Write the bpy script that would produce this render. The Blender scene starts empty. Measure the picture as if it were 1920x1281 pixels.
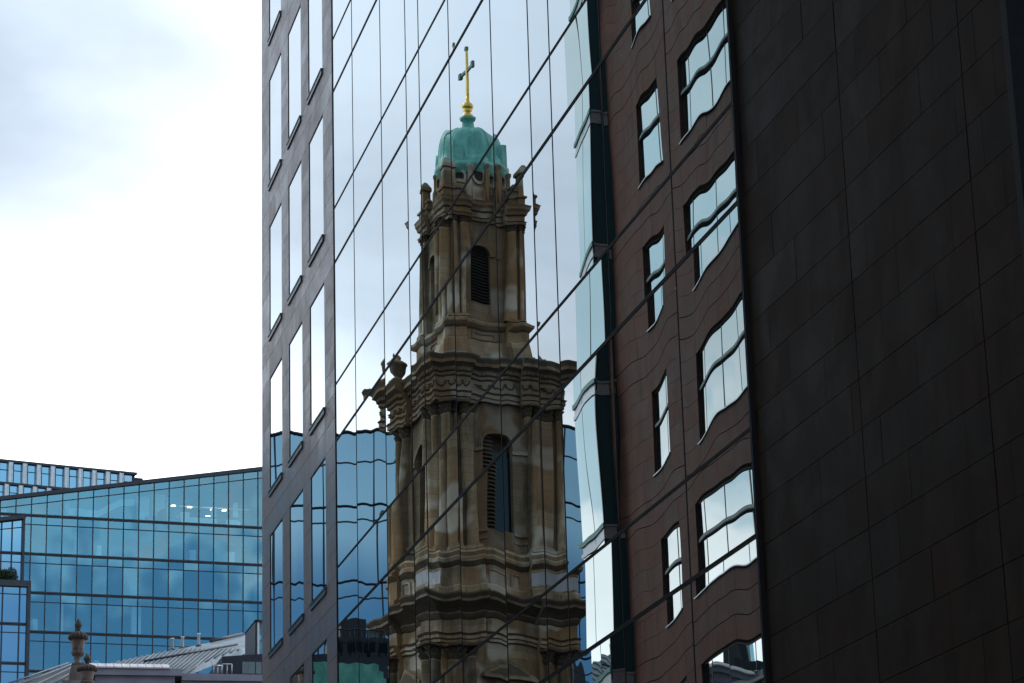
import bpy, bmesh, math, random
from mathutils import Vector, Matrix
random.seed(7)
S = bpy.context.scene
COL = S.collection
PI = math.pi

# ------------------------------------------------------------------ camera
F, CX, CY = 4981.0, 960.0, 640.5
up = Vector((-482, 16340, -4981)).normalized()
fd = Vector((-1289, -1556.5, -4981)); fd = (fd - up * fd.dot(up)).normalized()
xd = fd.cross(up)
RM = Matrix((xd, fd, up))                       # world = RM @ camera space
CAM = Vector((-10.0, 0.0, 1.7))
cd = bpy.data.cameras.new('camera'); cam = bpy.data.objects.new('camera', cd); COL.objects.link(cam)
cd.sensor_width = 36; cd.lens = F / 1920 * 36; cd.clip_start = 0.1; cd.clip_end = 6000
cam.matrix_world = Matrix.Translation(CAM) @ RM.to_4x4()
S.camera = cam
S.render.resolution_x, S.render.resolution_y = 1024, 683

def ray(x, y): return (RM @ Vector((x - CX, -(y - CY), -F))).normalized()
def pt(x, y, d):                                 # photo pixel at a horizontal distance d
    r = ray(x, y); return CAM + r / math.hypot(r.x, r.y) * d
def inframe(p):
    v = RM.transposed() @ (Vector(p) - CAM)
    if v.z > -.1: return False
    X, Y = CX + v.x / -v.z * F, CY - v.y / -v.z * F
    return -20 < X < 1940 and -20 < Y < 1300

def projpx(p):
    v = RM.transposed() @ (Vector(p) - CAM); return CX + v.x / -v.z * F, CY - v.y / -v.z * F

# ------------------------------------------------------------------ view, sun, sky
S.view_settings.view_transform = 'Standard'; S.view_settings.look = 'None'
S.view_settings.exposure = 0.0; S.view_settings.gamma = 1
SUN_AZ, SUN_EL = 48.0, 46.0                      # clockwise from +Y
sl = bpy.data.lights.new('sun', 'SUN'); sl.energy = 0.8; sl.angle = math.radians(12); sl.color = (1, .95, .88)
so = bpy.data.objects.new('sun', sl); COL.objects.link(so)
sd = Vector((math.sin(math.radians(SUN_AZ)) * math.cos(math.radians(SUN_EL)),
             math.cos(math.radians(SUN_AZ)) * math.cos(math.radians(SUN_EL)), math.sin(math.radians(SUN_EL))))
so.rotation_euler = sd.to_track_quat('Z', 'Y').to_euler()

W = bpy.data.worlds.new('World'); S.world = W; W.use_nodes = True
nt = W.node_tree; nt.nodes.clear()
class G:
    """small node-graph helper"""
    def __init__(s, t): s.t = t
    def n(s, typ, **kw):
        nd = s.t.nodes.new(typ)
        for k, v in kw.items(): setattr(nd, k, v)
        return nd
    def put(s, sock, v):
        if hasattr(v, 'is_output'): s.t.links.new(v, sock)
        elif v is not None: sock.default_value = v
    def m(s, op, a, b=None, c=None, clamp=False):
        nd = s.n('ShaderNodeMath', operation=op, use_clamp=clamp)
        s.put(nd.inputs[0], a)
        if b is not None: s.put(nd.inputs[1], b)
        if c is not None: s.put(nd.inputs[2], c)
        return nd.outputs[0]
    def v(s, op, a, b=None, out=0):
        nd = s.n('ShaderNodeVectorMath', operation=op); s.put(nd.inputs[0], a)
        if b is not None: s.put(nd.inputs[1], b)
        return nd.outputs[out]
    def mix(s, f, a, b, mode='MIX'):
        nd = s.n('ShaderNodeMix', data_type='RGBA', blend_type=mode)
        s.put(nd.inputs[0], f); s.put(nd.inputs[6], a); s.put(nd.inputs[7], b); return nd.outputs[2]
    def rng(s, v, a, b, c=0., d=1., smooth=True):
        nd = s.n('ShaderNodeMapRange', interpolation_type='SMOOTHSTEP' if smooth else 'LINEAR')
        s.put(nd.inputs[0], v)
        for i, k in enumerate((a, b, c, d)): nd.inputs[i + 1].default_value = k
        return nd.outputs[0]
    def noise(s, vec, scale, detail=3., rough=.5, out=0, dist=0.):
        nd = s.n('ShaderNodeTexNoise'); s.put(nd.inputs['Vector'], vec)
        nd.inputs['Scale'].default_value = scale; nd.inputs['Detail'].default_value = detail
        nd.inputs['Roughness'].default_value = rough; nd.inputs['Distortion'].default_value = dist
        return nd.outputs[out]
g = G(nt)
tc = g.n('ShaderNodeTexCoord').outputs['Generated']
sky = g.n('ShaderNodeTexSky', sky_type='NISHITA', sun_disc=False)
sky.sun_elevation = math.radians(SUN_EL); sky.sun_rotation = math.radians(SUN_AZ)
skyc = g.v('SCALE', sky.outputs[0]); skyc.node.inputs['Scale'].default_value = 0.085
sep = g.n('ShaderNodeSeparateXYZ'); g.put(sep.inputs[0], tc)
dz = g.m('MAXIMUM', sep.outputs[2], 0.0)
den = g.m('ADD', dz, .35)
pl = g.n('ShaderNodeCombineXYZ'); g.put(pl.inputs[0], g.m('DIVIDE', sep.outputs[0], den)); g.put(pl.inputs[1], g.m('DIVIDE', sep.outputs[1], den))
pl.inputs[2].default_value = 3.1
n1 = g.noise(pl.outputs[0], 2.1, 6, .52, dist=.25)
n2 = g.noise(pl.outputs[0], 5.5, 4, .55)
hs = Vector((math.sin(math.radians(40)), math.cos(math.radians(40)), .30)).normalized()
ds = g.v('DOT_PRODUCT', tc, tuple(hs), out=1)
glow = g.rng(ds, .55, 1.0, 0, 1)                       # brighter cloud where the hidden sun stands
back = g.rng(sep.outputs[1], .25, -.45, 0, 1)
low = g.rng(sep.outputs[2], .34, .20, 0, 1)            # whiter towards the horizon
lum = g.m('ADD', g.m('ADD', 1.12, g.m('MULTIPLY', low, .60)), g.m('MULTIPLY', g.m('MULTIPLY', glow, 2.0), g.m('ADD', g.m('MULTIPLY', low, .75), .25)))
shade = g.rng(n1, .34, .66, .74, 1.16)
lum = g.m('MULTIPLY', lum, shade)
# one greyer cloud, high on the left of the building end
cdir = ray(-200, -250)
dc = g.v('DOT_PRODUCT', tc, tuple(cdir), out=1)
grey = g.m('MULTIPLY', g.rng(dc, math.cos(math.radians(10)), math.cos(math.radians(3.2))), g.rng(n2, .25, .60, .70, 1.0))
lum = g.m('MULTIPLY', lum, g.m('SUBTRACT', 1, g.m('MULTIPLY', grey, .47)))
ctint = g.mix(g.m('MAXIMUM', g.m('MULTIPLY', low, .9), g.m('MULTIPLY', g.m('MULTIPLY', glow, .9), g.m('SUBTRACT', 1, grey))), (.80, .96, 1.16, 1), (1.0, 1.0, 1.02, 1))
cl = g.v('SCALE', ctint); g.put(cl.node.inputs['Scale'], lum)
blue = g.v('ADD', skyc, (.0, .05, .12))
patch = g.noise(pl.outputs[0], 1.3, 2, .45)
gap = g.m('MULTIPLY', g.rng(sep.outputs[2], .245, .195), g.rng(patch, .38, .60, .35, .9))
hole = g.m('MULTIPLY', back, g.m('MAXIMUM', gap, g.rng(patch, .66, .50, .25, .40)))
hole = g.m('MAXIMUM', hole, g.m('MULTIPLY', g.rng(n1, .62, .45), .10))
n3 = g.noise(g.v('MULTIPLY', tc, (1, 1, 1.3)), 9.0, 5, .55)
rift = g.m('MULTIPLY', g.rng(sep.outputs[0], .20, .28), g.m('MAXIMUM', g.rng(n3, .53, .43), g.m('MULTIPLY', g.rng(sep.outputs[2], .23, .33), .75)))
cl = g.mix(g.m('MULTIPLY', rift, .72), cl, (.88, 1.45, 1.80, 1))
blue = g.mix(g.m('MULTIPLY', gap, .35), blue, (.10, .50, 1.05, 1))
fin = g.mix(hole, cl, blue)
bg = g.n('ShaderNodeBackground'); g.put(bg.inputs[0], fin); bg.inputs[1].default_value = 1.0
g.put(g.n('ShaderNodeOutputWorld').inputs[0], bg.outputs[0])

# ------------------------------------------------------------------ materials
def mat(name):
    m = bpy.data.materials.new(name); m.use_nodes = True; t = m.node_tree; t.nodes.clear()
    g = G(t); out = g.n('ShaderNodeOutputMaterial'); return m, g, out
def simple(name, col, rough=.6, metal=0., nscale=3., namp=.25, spec=.5, bump=0.):
    m, g, out = mat(name)
    p = g.n('ShaderNodeTexCoord').outputs['Object']
    f = g.noise(p, nscale, 5, .6)
    c2 = tuple(c * (1 - namp) for c in col[:3]) + (1,); c1 = tuple(c * (1 + namp) for c in col[:3]) + (1,)
    b = g.n('ShaderNodeBsdfPrincipled'); g.put(b.inputs['Base Color'], g.mix(g.rng(f, .3, .7), c2, c1))
    b.inputs['Roughness'].default_value = rough; b.inputs['Metallic'].default_value = metal
    b.inputs['Specular IOR Level'].default_value = spec
    if bump:
        bu = g.n('ShaderNodeBump'); bu.inputs['Strength'].default_value = .6; bu.inputs['Distance'].default_value = bump
        g.put(bu.inputs['Height'], g.noise(p, nscale * 4, 5, .65)); g.put(b.inputs['Normal'], bu.outputs[0])
    g.put(out.inputs[0], b.outputs[0]); return m

def slab_stone(name, ca, cb, rough, ior=1.5, stain=.3, coat=0.):
    """sawn stone cladding: tone varies slab by slab, veins, water streaks"""
    m, g, out = mat(name)
    p = g.n('ShaderNodeNewGeometry').outputs['Position']
    t = g.n('ShaderNodeAttribute', attribute_name='tone').outputs['Fac']
    base = g.mix(t, ca + (1,), cb + (1,))
    sc = g.v('MULTIPLY', p, (1, 1, .22))
    streak = g.noise(sc, 2.2, 6, .62)
    vein = g.noise(p, 1.3, 8, .68, dist=.8)
    base = g.mix(g.m('MULTIPLY', g.rng(streak, .40, .75), stain), base, tuple(c * .35 for c in ca) + (1,))
    base = g.mix(g.m('MULTIPLY', g.rng(vein, .52, .72), .35), base, tuple(min(1, c * 1.7) for c in cb) + (1,))
    speck = g.noise(p, 90, 2, .5)
    base = g.mix(g.m('MULTIPLY', g.rng(speck, .35, .7), .30), base, tuple(c * .5 for c in ca) + (1,))
    b = g.n('ShaderNodeBsdfPrincipled'); g.put(b.inputs['Base Color'], base)
    b.inputs['IOR'].default_value = ior
    g.put(b.inputs['Roughness'], g.m('ADD', g.m('MULTIPLY', g.rng(vein, .3, .7), .12), g.m('ADD', g.m('MULTIPLY', t, .10), rough - .08)))
    bu = g.n('ShaderNodeBump'); bu.inputs['Strength'].default_value = .25; bu.inputs['Distance'].default_value = .004
    g.put(bu.inputs['Height'], g.noise(p, 14, 4, .6)); g.put(b.inputs['Normal'], bu.outputs[0])
    g.put(out.inputs[0], b.outputs[0]); return m

def mirror_glass(name, body, tint, f0, ay, az_, sy=.8, sz=.2, tilt=1.0, rough=0.0, swap=False):
    """coated facade glass; each pane bows and leans a little (roller waves), so reflections break at the joints"""
    m, g, out = mat(name)
    geo = g.n('ShaderNodeNewGeometry')
    sd_ = g.n('ShaderNodeAttribute', attribute_name='seed').outputs['Color']
    off = g.v('SCALE', sd_); off.node.inputs['Scale'].default_value = 60
    q = g.v('ADD', g.v('MULTIPLY', geo.outputs['Position'], (sy, sy, sz)), off)
    nz = g.n('ShaderNodeTexNoise'); g.put(nz.inputs['Vector'], q); nz.inputs['Scale'].default_value = 1; nz.inputs['Detail'].default_value = 1.0; nz.inputs['Roughness'].default_value = .35
    c = g.v('SUBTRACT', nz.outputs['Color'], (.5, .5, .5))
    sepc = g.n('ShaderNodeSeparateXYZ'); g.put(sepc.inputs[0], c)
    q2 = g.v('ADD', g.v('MULTIPLY', geo.outputs['Position'], (.45, .45, .30)), off)
    nz2 = g.noise(q2, 1, 0, .5, out=1)
    sep2 = g.n('ShaderNodeSeparateXYZ'); g.put(sep2.inputs[0], g.v('SUBTRACT', nz2, (.5, .5, .5)))
    st = g.n('ShaderNodeSeparateXYZ'); g.put(st.inputs[0], g.v('SUBTRACT', sd_, (.5, .5, .5)))
    ny = g.m('ADD', g.m('MULTIPLY', sepc.outputs[0], ay), g.m('MULTIPLY', st.outputs[0], .0036 * tilt))
    ny = g.m('ADD', ny, g.m('MULTIPLY', sep2.outputs[0], ay * .35))
    nzz = g.m('ADD', g.m('MULTIPLY', sepc.outputs[1], az_), g.m('MULTIPLY', st.outputs[1], .004 * tilt))
    nzz = g.m('ADD', nzz, g.m('MULTIPLY', sep2.outputs[1], az_ * .8))
    cb = g.n('ShaderNodeCombineXYZ')
    g.put(cb.inputs[0 if swap else 1], ny); g.put(cb.inputs[2], nzz)
    nrm = g.v('NORMALIZE', g.v('ADD', geo.outputs['Normal'], cb.outputs[0]))
    cs = g.m('ABSOLUTE', g.v('DOT_PRODUCT', geo.outputs['Incoming'], nrm, out=1))
    fr = g.m('ADD', f0, g.m('MULTIPLY', g.m('POWER', g.m('SUBTRACT', 1, cs, clamp=True), 5), 1 - f0))
    d = g.n('ShaderNodeBsdfDiffuse'); d.inputs[0].default_value = body + (1,)
    gl = g.n('ShaderNodeBsdfGlossy'); gl.inputs[0].default_value = tint + (1,); gl.inputs['Roughness'].default_value = rough; g.put(gl.inputs['Normal'], nrm)
    mx = g.n('ShaderNodeMixShader'); g.put(mx.inputs[0], fr); g.put(mx.inputs[1], d.outputs[0]); g.put(mx.inputs[2], gl.outputs[0])
    g.put(out.inputs[0], mx.outputs[0]); return m

M = {}
M['granite'] = slab_stone('left_granite', (.29, .178, .145), (.43, .275, .228), .33, 1.6, .4)
M['blackstone'] = slab_stone('dark_granite', (.0105, .0065, .0042), (.0220, .0145, .0100), .48, 1.14, .7)
M['brown'] = slab_stone('brown_granite', (.096, .042, .029), (.138, .063, .045), .60, 1.2, .45)
M['glass'] = mirror_glass('facade_glass', (.004, .007, .008), (.95, 1.0, 1.0), .41, .0052, .011, sy=.80, tilt=1.0)
M['glass2'] = mirror_glass('facade_glass_bowed', (.004, .007, .008), (.95, 1.0, 1.0), .37, .0088, .016, sy=.90, tilt=1.0)
M['winglass'] = mirror_glass('window_glass', (.004, .007, .009), (.97, 1.0, 1.0), .42, .005, .012, sy=.9, tilt=.6)
M['winglass2'] = mirror_glass('brown_building_glass', (.006, .010, .010), (.92, 1.0, 1.0), .56, .010, .012, sy=.5, tilt=1.6)
M['sideglass'] = mirror_glass('bay_side_glass', (.010, .055, .066), (.6, .95, 1.0), .10, .004, .006)
M['teal'] = simple('teal_frame', (.03, .17, .14), .4, .2, 6, .3)
M['blueglass'] = mirror_glass('blue_glass', (.006, .020, .030), (.36, .66, .86), .62, .003, .003, sy=.3, tilt=.8, swap=True)
M['gasket'] = simple('black_gasket', (.006, .006, .007), .6, 0, 8, .2, .2)
M['dark'] = simple('dark_backing', (.006, .006, .006), .9, 0, 3, .1, .1)
M['alu'] = simple('aluminium', (.42, .44, .46), .35, .8, 12, .15)
M['sill'] = simple('sill_metal', (.05, .075, .08), .35, .6, 12, .15)
M['bronze'] = simple('dark_bronze_frame', (.020, .022, .022), .35, .5, 12, .25)
M['mull'] = simple('charcoal_mullion', (.030, .032, .042), .5, .2, 2, .2)
M['band'] = simple('charcoal_band', (.045, .045, .055), .55, .1, 2, .2)
M['fin'] = simple('pale_fin', (.86, .90, .92), .5, .1, 2, .1)
M['zinc'] = simple('zinc_roof', (.24, .27, .30), .62, .3, 1.2, .25)
M['seam'] = simple('zinc_seam', (.12, .13, .15), .5, .5, 2, .1)
M['flue'] = simple('white_flue', (.88, .85, .85), .45, .1, 5, .1)
M['coping'] = simple('pinkish_coping', (.72, .62, .62), .7, 0, 3, .15)
M['render'] = simple('grey_parapet', (.30, .30, .36), .75, 0, 1.2, .12)
M['panel'] = simple('dark_panel', (.025, .030, .042), .5, .2, 1, .2)
M['asphalt'] = simple('asphalt', (.05, .05, .05), .9, 0, 4, .25, .3)
M['paving'] = simple('paving', (.22, .21, .20), .85, 0, 2, .2, .3)
M['ground'] = simple('ground', (.10, .10, .095), .95, 0, .3, .25, .2)
M['leaf'] = simple('leaf', (.022, .040, .014), .8, 0, 6, .5, .3)
M['white'] = simple('white_interior', (.86, .88, .86), .8, 0, .8, .12)
M['inter'] = simple('interior_wall', (.15, .20, .22), .9, 0, .12, .5)
M['slabint'] = simple('interior_floor', (.22, .25, .26), .9, 0, .3, .2)
M['wood'] = simple('dark_cabinet', (.10, .10, .11), .8, 0, .8, .3)
M['greyroof'] = simple('slate_roof', (.06, .062, .07), .7, 0, 4, .3)

def lampmat():
    m, g, out = mat('lit_lamp'); e = g.n('ShaderNodeEmission'); e.inputs[0].default_value = (1, .68, .42, 1); e.inputs[1].default_value = 9.0
    g.put(out.inputs[0], e.outputs[0]); return m
M['lamp'] = lampmat()

def clear_blue():
    m, g, out = mat('clear_blue_glass')
    geo = g.n('ShaderNodeNewGeometry')
    sdc = g.n('ShaderNodeAttribute', attribute_name='seed').outputs['Color']
    st = g.v('SCALE', g.v('SUBTRACT', sdc, (.5, .5, .5))); st.node.inputs['Scale'].default_value = .012
    bow = g.v('SCALE', g.v('SUBTRACT', g.noise(geo.outputs['Position'], .35, 1, .5, out=1), (.5, .5, .5))); bow.node.inputs['Scale'].default_value = .03
    nrm = g.v('NORMALIZE', g.v('ADD', g.v('ADD', geo.outputs['Normal'], st), bow))
    tr = g.n('ShaderNodeBsdfTransparent'); tr.inputs[0].default_value = (.66, .92, .98, 1)
    gl = g.n('ShaderNodeBsdfGlossy'); gl.inputs[0].default_value = (.34, .69, .84, 1); gl.inputs['Roughness'].default_value = .015; g.put(gl.inputs['Normal'], nrm)
    mx = g.n('ShaderNodeMixShader'); mx.inputs[0].default_value = .42
    g.put(mx.inputs[1], tr.outputs[0]); g.put(mx.inputs[2], gl.outputs[0]); g.put(out.inputs[0], mx.outputs[0]); return m
M['clearblue'] = clear_blue()

def old_stone():
    m, g, out = mat('weathered_portland')
    p = g.n('ShaderNodeTexCoord').outputs['Object']; geo = g.n('ShaderNodeNewGeometry')
    t = g.n('ShaderNodeAttribute', attribute_name='tone').outputs['Fac']
    sp = g.n('ShaderNodeSeparateXYZ'); g.put(sp.inputs[0], p)
    h = g.m('ADD', sp.outputs[0], g.m('MULTIPLY', sp.outputs[1], .93))
    c = g.n('ShaderNodeCombineXYZ'); g.put(c.inputs[0], g.m('MULTIPLY', h, .8)); g.put(c.inputs[1], sp.outputs[2])
    br = g.n('ShaderNodeTexBrick'); g.put(br.inputs['Vector'], c.outputs[0])
    br.inputs['Color1'].default_value = (.42, .305, .185, 1); br.inputs['Color2'].default_value = (.25, .175, .10, 1); br.inputs['Mortar'].default_value = (.22, .16, .10, 1)
    br.inputs['Scale'].default_value = 1; br.inputs['Mortar Size'].default_value = .012; br.inputs['Brick Width'].default_value = 1.5; br.inputs['Row Height'].default_value = .36; br.inputs['Bias'].default_value = -.2
    stn = g.noise(g.v('MULTIPLY', p, (1.4, 1.4, .35)), 1.0, 7, .66)
    col = g.mix(g.m('MULTIPLY', g.rng(stn, .42, .66), .68), br.outputs[0], (.060, .046, .034, 1))
    och = g.noise(g.v('MULTIPLY', p, (.8, .8, .25)), .9, 4, .6)
    col = g.mix(g.m('MULTIPLY', g.rng(och, .44, .60), .65), col, (.28, .14, .05, 1))
    pale = g.noise(p, .55, 2, .5)
    col = g.mix(g.m('MULTIPLY', g.rng(pale, .52, .62), .6), col, (.60, .53, .42, 1))
    dn = g.m('SUBTRACT', 1, g.m('ABSOLUTE', geo.outputs['Normal'] if False else 0.0))
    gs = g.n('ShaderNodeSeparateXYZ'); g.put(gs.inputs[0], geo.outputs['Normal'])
    underside = g.rng(gs.outputs[2], -.05, -.8, 0, .75)                    # darker on faces turned downward
    col = g.mix(underside, col, (.045, .035, .027, 1))
    col = g.mix(g.m('MULTIPLY', t, .92), col, (.075, .057, .040, 1))  # tone also carries recess shade painted into the tower stone
    b = g.n('ShaderNodeBsdfPrincipled'); g.put(b.inputs['Base Color'], col); b.inputs['Roughness'].default_value = .85; b.inputs['Specular IOR Level'].default_value = .25
    bu = g.n('ShaderNodeBump'); bu.inputs['Strength'].default_value = .8; bu.inputs['Distance'].default_value = .05
    g.put(bu.inputs['Height'], g.noise(p, 5, 6, .7)); g.put(b.inputs['Normal'], bu.outputs[0])
    g.put(out.inputs[0], b.outputs[0]); return m
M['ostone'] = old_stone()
def copper():
    m, g, out = mat('verdigris_copper')
    p = g.n('ShaderNodeTexCoord').outputs['Object']
    f = g.noise(g.v('MULTIPLY', p, (1, 1, .4)), 2.2, 6, .6)
    col = g.mix(g.rng(f, .3, .7), (.075, .31, .25, 1), (.19, .54, .44, 1))
    col = g.mix(g.m('MULTIPLY', g.rng(g.noise(p, 6, 4, .6), .55, .75), .5), col, (.05, .13, .10, 1))
    b = g.n('ShaderNodeBsdfPrincipled'); g.put(b.inputs['Base Color'], col); b.inputs['Roughness'].default_value = .42
    g.put(out.inputs[0], b.outputs[0]); return m
M['copper'] = copper()
M['gold'] = simple('gilding', (.83, .56, .13), .35, .85, 6, .15)
M['bronzeg'] = simple('green_bronze', (.10, .20, .15), .5, .3, 8, .3)
M['lead'] = simple('lead_sheet', (.20, .22, .26), .5, .3, 3, .2)
M['louvre'] = simple('dark_louvre', (.020, .017, .014), .8, 0, 5, .3)
M['winblue'] = mirror_glass('tower_window_glass', (.006, .012, .018), (.3, .5, .6), .06, .01, .01, tilt=2)
M['urnstone'] = slab_stone('urn_stone', (.12, .10, .088), (.46, .40, .35), .85, 1.4, .7)
M['palestone'] = slab_stone('pale_stone', (.36, .35, .36), (.48, .47, .48), .85, 1.4, .5)
M['brick'] = simple('old_brick', (.12, .07, .05), .9, 0, 2, .3)

# ------------------------------------------------------------------ mesh helpers
class MB:
    def __init__(s): s.v = []; s.f = []; s.t = []; s.sm = []
    def add(s, vs, fs, tone=None, smooth=False):
        k = len(s.v); tone = random.random() if tone is None else tone
        s.v += [tuple(p) for p in vs]
        for f in fs: s.f.append(tuple(i + k for i in f)); s.t.append(tone); s.sm.append(smooth)
    def box(s, x0, x1, y0, y1, z0, z1, tone=None):
        vs = [(x, y, z) for z in (z0, z1) for y in (y0, y1) for x in (x0, x1)]
        s.add(vs, [(0, 2, 3, 1), (4, 5, 7, 6), (0, 1, 5, 4), (2, 6, 7, 3), (0, 4, 6, 2), (1, 3, 7, 5)], tone)
    def fbox(s, o, e, n, u0, u1, d0, d1, z0, z1, tone=None):     # box in a frame: e along, n outward
        c = [(o[0] + e[0] * u + n[0] * d, o[1] + e[1] * u + n[1] * d, z) for z in (z0, z1) for d in (d0, d1) for u in (u0, u1)]
        s.add(c, [(0, 2, 3, 1), (4, 5, 7, 6), (0, 1, 5, 4), (2, 6, 7, 3), (0, 4, 6, 2), (1, 3, 7, 5)], tone)
    def quad(s, a, b, c, d, tone=None): s.add([a, b, c, d], [(0, 1, 2, 3)], tone)
    def rings(s, rings, cap=True, tone=None, smooth=False):
        n = len(rings[0]); vs = [p for r in rings for p in r]; fs = []
        for i in range(len(rings) - 1):
            for j in range(n): fs.append((i * n + j, i * n + (j + 1) % n, (i + 1) * n + (j + 1) % n, (i + 1) * n + j))
        s.add(vs, fs, tone, smooth)
        if cap:
            s.add(rings[0], [tuple(reversed(range(n)))], tone); s.add(rings[-1], [tuple(range(n))], tone)
    def lathe(s, cx, cy, prof, n=16, tone=None, smooth=True, rot=0., wob=None):
        R = []
        for (r, z) in prof:
            R.append([(cx + r * (wob(k) if wob else 1) * math.cos(2 * PI * k / n + rot), cy + r * (wob(k) if wob else 1) * math.sin(2 * PI * k / n + rot), z) for k in range(n)])
        s.rings(R, True, tone, smooth)
    def tube(s, a, b, r, n=8, tone=None, r2=None):
        a, b = Vector(a), Vector(b); d = (b - a).normalized(); x = d.orthogonal().normalized(); y = d.cross(x)
        ra = [tuple(a + (x * math.cos(2 * PI * k / n) + y * math.sin(2 * PI * k / n)) * r) for k in range(n)]
        rb = [tuple(b + (x * math.cos(2 * PI * k / n) + y * math.sin(2 * PI * k / n)) * (r2 or r)) for k in range(n)]
        s.rings([ra, rb], True, tone, True)
    def prism(s, poly, axis, a0, a1, tone=None):              # poly in the two other axes, extruded along axis 'x' or 'y'
        def p(u, w, a): return (a, u, w) if axis == 'x' else (u, a, w)
        n = len(poly); vs = [p(u, w, a0) for u, w in poly] + [p(u, w, a1) for u, w in poly]
        fs = [tuple(range(n)), tuple(reversed(range(n, 2 * n)))] + [(i, (i + 1) % n, n + (i + 1) % n, n + i)[::-1] for i in range(n)]
        s.add(vs, fs, tone)
    def build(s, name, m, parent=None, seed=None):
        me = bpy.data.meshes.new(name); me.from_pydata(s.v, [], s.f)
        me.materials.append(m)
        a = me.attributes.new('tone', 'FLOAT', 'FACE'); a.data.foreach_set('value', s.t)
        sd_ = seed or (random.random(), random.random(), random.random())
        c = me.attributes.new('seed', 'FLOAT_COLOR', 'FACE')
        vals = []
        for i, t in enumerate(s.t):
            if seed == 'face':
                random.seed(int(t * 1e6)); vals += [random.random(), random.random(), random.random(), 1]
            else: vals += [sd_[0], sd_[1], sd_[2], 1]
        c.data.foreach_set('color', vals)
        me.polygons.foreach_set('use_smooth', s.sm)
        bm = bmesh.new(); bm.from_mesh(me); bmesh.ops.remove_doubles(bm, verts=bm.verts, dist=1e-6) if any(s.sm) else None
        bm.to_mesh(me); bm.free(); me.update()
        o = bpy.data.objects.new(name, me); COL.objects.link(o)
        if parent is not None: o.parent = parent; o.matrix_parent_inverse = Matrix.Translation(-parent.location) if not parent.get('local') else Matrix()
        return o
def tag(o, label=None, cat=None, group=None, kind=None):
    if label: o['label'] = label
    if cat: o['category'] = cat
    if group: o['group'] = group
    if kind: o['kind'] = kind
    return o
def empty(name, loc, label, cat, group=None, rz=None):
    o = bpy.data.objects.new(name, None); COL.objects.link(o); o.location = loc; o.empty_display_size = .5
    if rz is not None: o.rotation_euler = (0, 0, rz); o['local'] = 1
    return tag(o, label, cat, group)
def done(o):
    if 'local' in o: del o['local']

# ------------------------------------------------------------------ ground, street
b = MB(); b.quad((-3000, -3000, -.16), (3000, -3000, -.16), (3000, 3000, -.16), (-3000, 3000, -.16)); tag(b.build('ground', M['ground']), kind='structure')
b = MB(); b.quad((-8.0, -80, -.15), (-3.0, -80, -.15), (-3.0, 260, -.15), (-8.0, 260, -.15)); tag(b.build('road', M['asphalt']), kind='structure')
b = MB(); b.box(-3.0, 0.02, -80, 80, -.15, 0); tag(b.build('pavement', M['paving']), kind='structure')
b = MB(); b.box(-11.48, -8.0, -80, 100, -.15, 0); tag(b.build('pavement', M['paving']), kind='structure')

# ================================================================== THE GLASS AND GRANITE OFFICE BUILDING
OB = empty('office_building', (0, 40, 0), 'tall dark granite office building with a strip of mirror glass reflecting a church tower', 'building')
TOP = 38.85
b = MB(); b.box(.16, 26, 12, 64.93, 0, TOP); b.build('building_core', M['dark'], OB)
P4 = 4.045
G_ = .010
# --- left granite wall with three columns of windows
ye = [54.62, 55.84, 57.74, 58.79, 60.70, 61.76, 63.70, 64.96]
b = MB()
k0, k1 = -6, 3
for k in range(k0, k1 + 1):
    sill = 25.64 + P4 * k; head = sill + 2.92
    rows = [(head + (sill + P4 - head) * i / 2, head + (sill + P4 - head) * (i + 1) / 2) for i in range(2)]
    for (z0, z1) in rows:
        for i in range(7):
            y0, y1 = ye[i], ye[i + 1]
            n = 2 if y1 - y0 > 1.5 else 1
            for q in range(n):
                a, c = y0 + (y1 - y0) * q / n, y0 + (y1 - y0) * (q + 1) / n
                b.box(0, .14, a + G_ / 2, c - G_ / 2, z0 + G_ / 2, z1 - G_ / 2)
    for i in (0, 2, 4, 6):
        for q in range(5):
            z0, z1 = sill + 2.92 * q / 5, sill + 2.92 * (q + 1) / 5
            b.box(0, .14, ye[i] + G_ / 2, ye[i + 1] - G_ / 2, z0 + G_ / 2, z1 - G_ / 2)
lw = b.build('wall', M['granite'], OB); lw['label'] = 'reddish grey granite cladding of slabs around the tall narrow windows'
def window(y0, y1, z0, z1):
    f = MB(); t = .03; x0, x1 = .006, .13
    f.box(x0, x1, y0, y0 + t, z0, z1); f.box(x0, x1, y1 - t, y1, z0, z1)
    f.box(x0, x1, y0 + t, y1 - t, z1 - t, z1); f.box(x0, x1, y0 + t, y1 - t, z0, z0 + t)
    fo = f.build('window', M['gasket'], OB)
    p = MB(); p.quad((.016, y0 + t, z0 + t), (.016, y0 + t, z1 - t), (.016, y1 - t, z1 - t), (.016, y1 - t, z0 + t))
    po = p.build('pane', M['winglass'], OB); po.parent = fo
    s_ = MB(); s_.box(-.05, -.003, y0 - .03, y1 + .03, z0 - .035, z0 - .006); s_.box(-.035, -.003, y0 - .02, y1 + .02, z0 - .15, z0 - .038, .1)
    so_ = s_.build('sill', M['sill'], OB); so_.parent = fo
for k in range(k0, k1 + 1):
    sill = 25.64 + P4 * k
    for i in (1, 3, 5):
        window(ye[i] + .003, ye[i + 1] - .003, sill, sill + 2.92)
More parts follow.
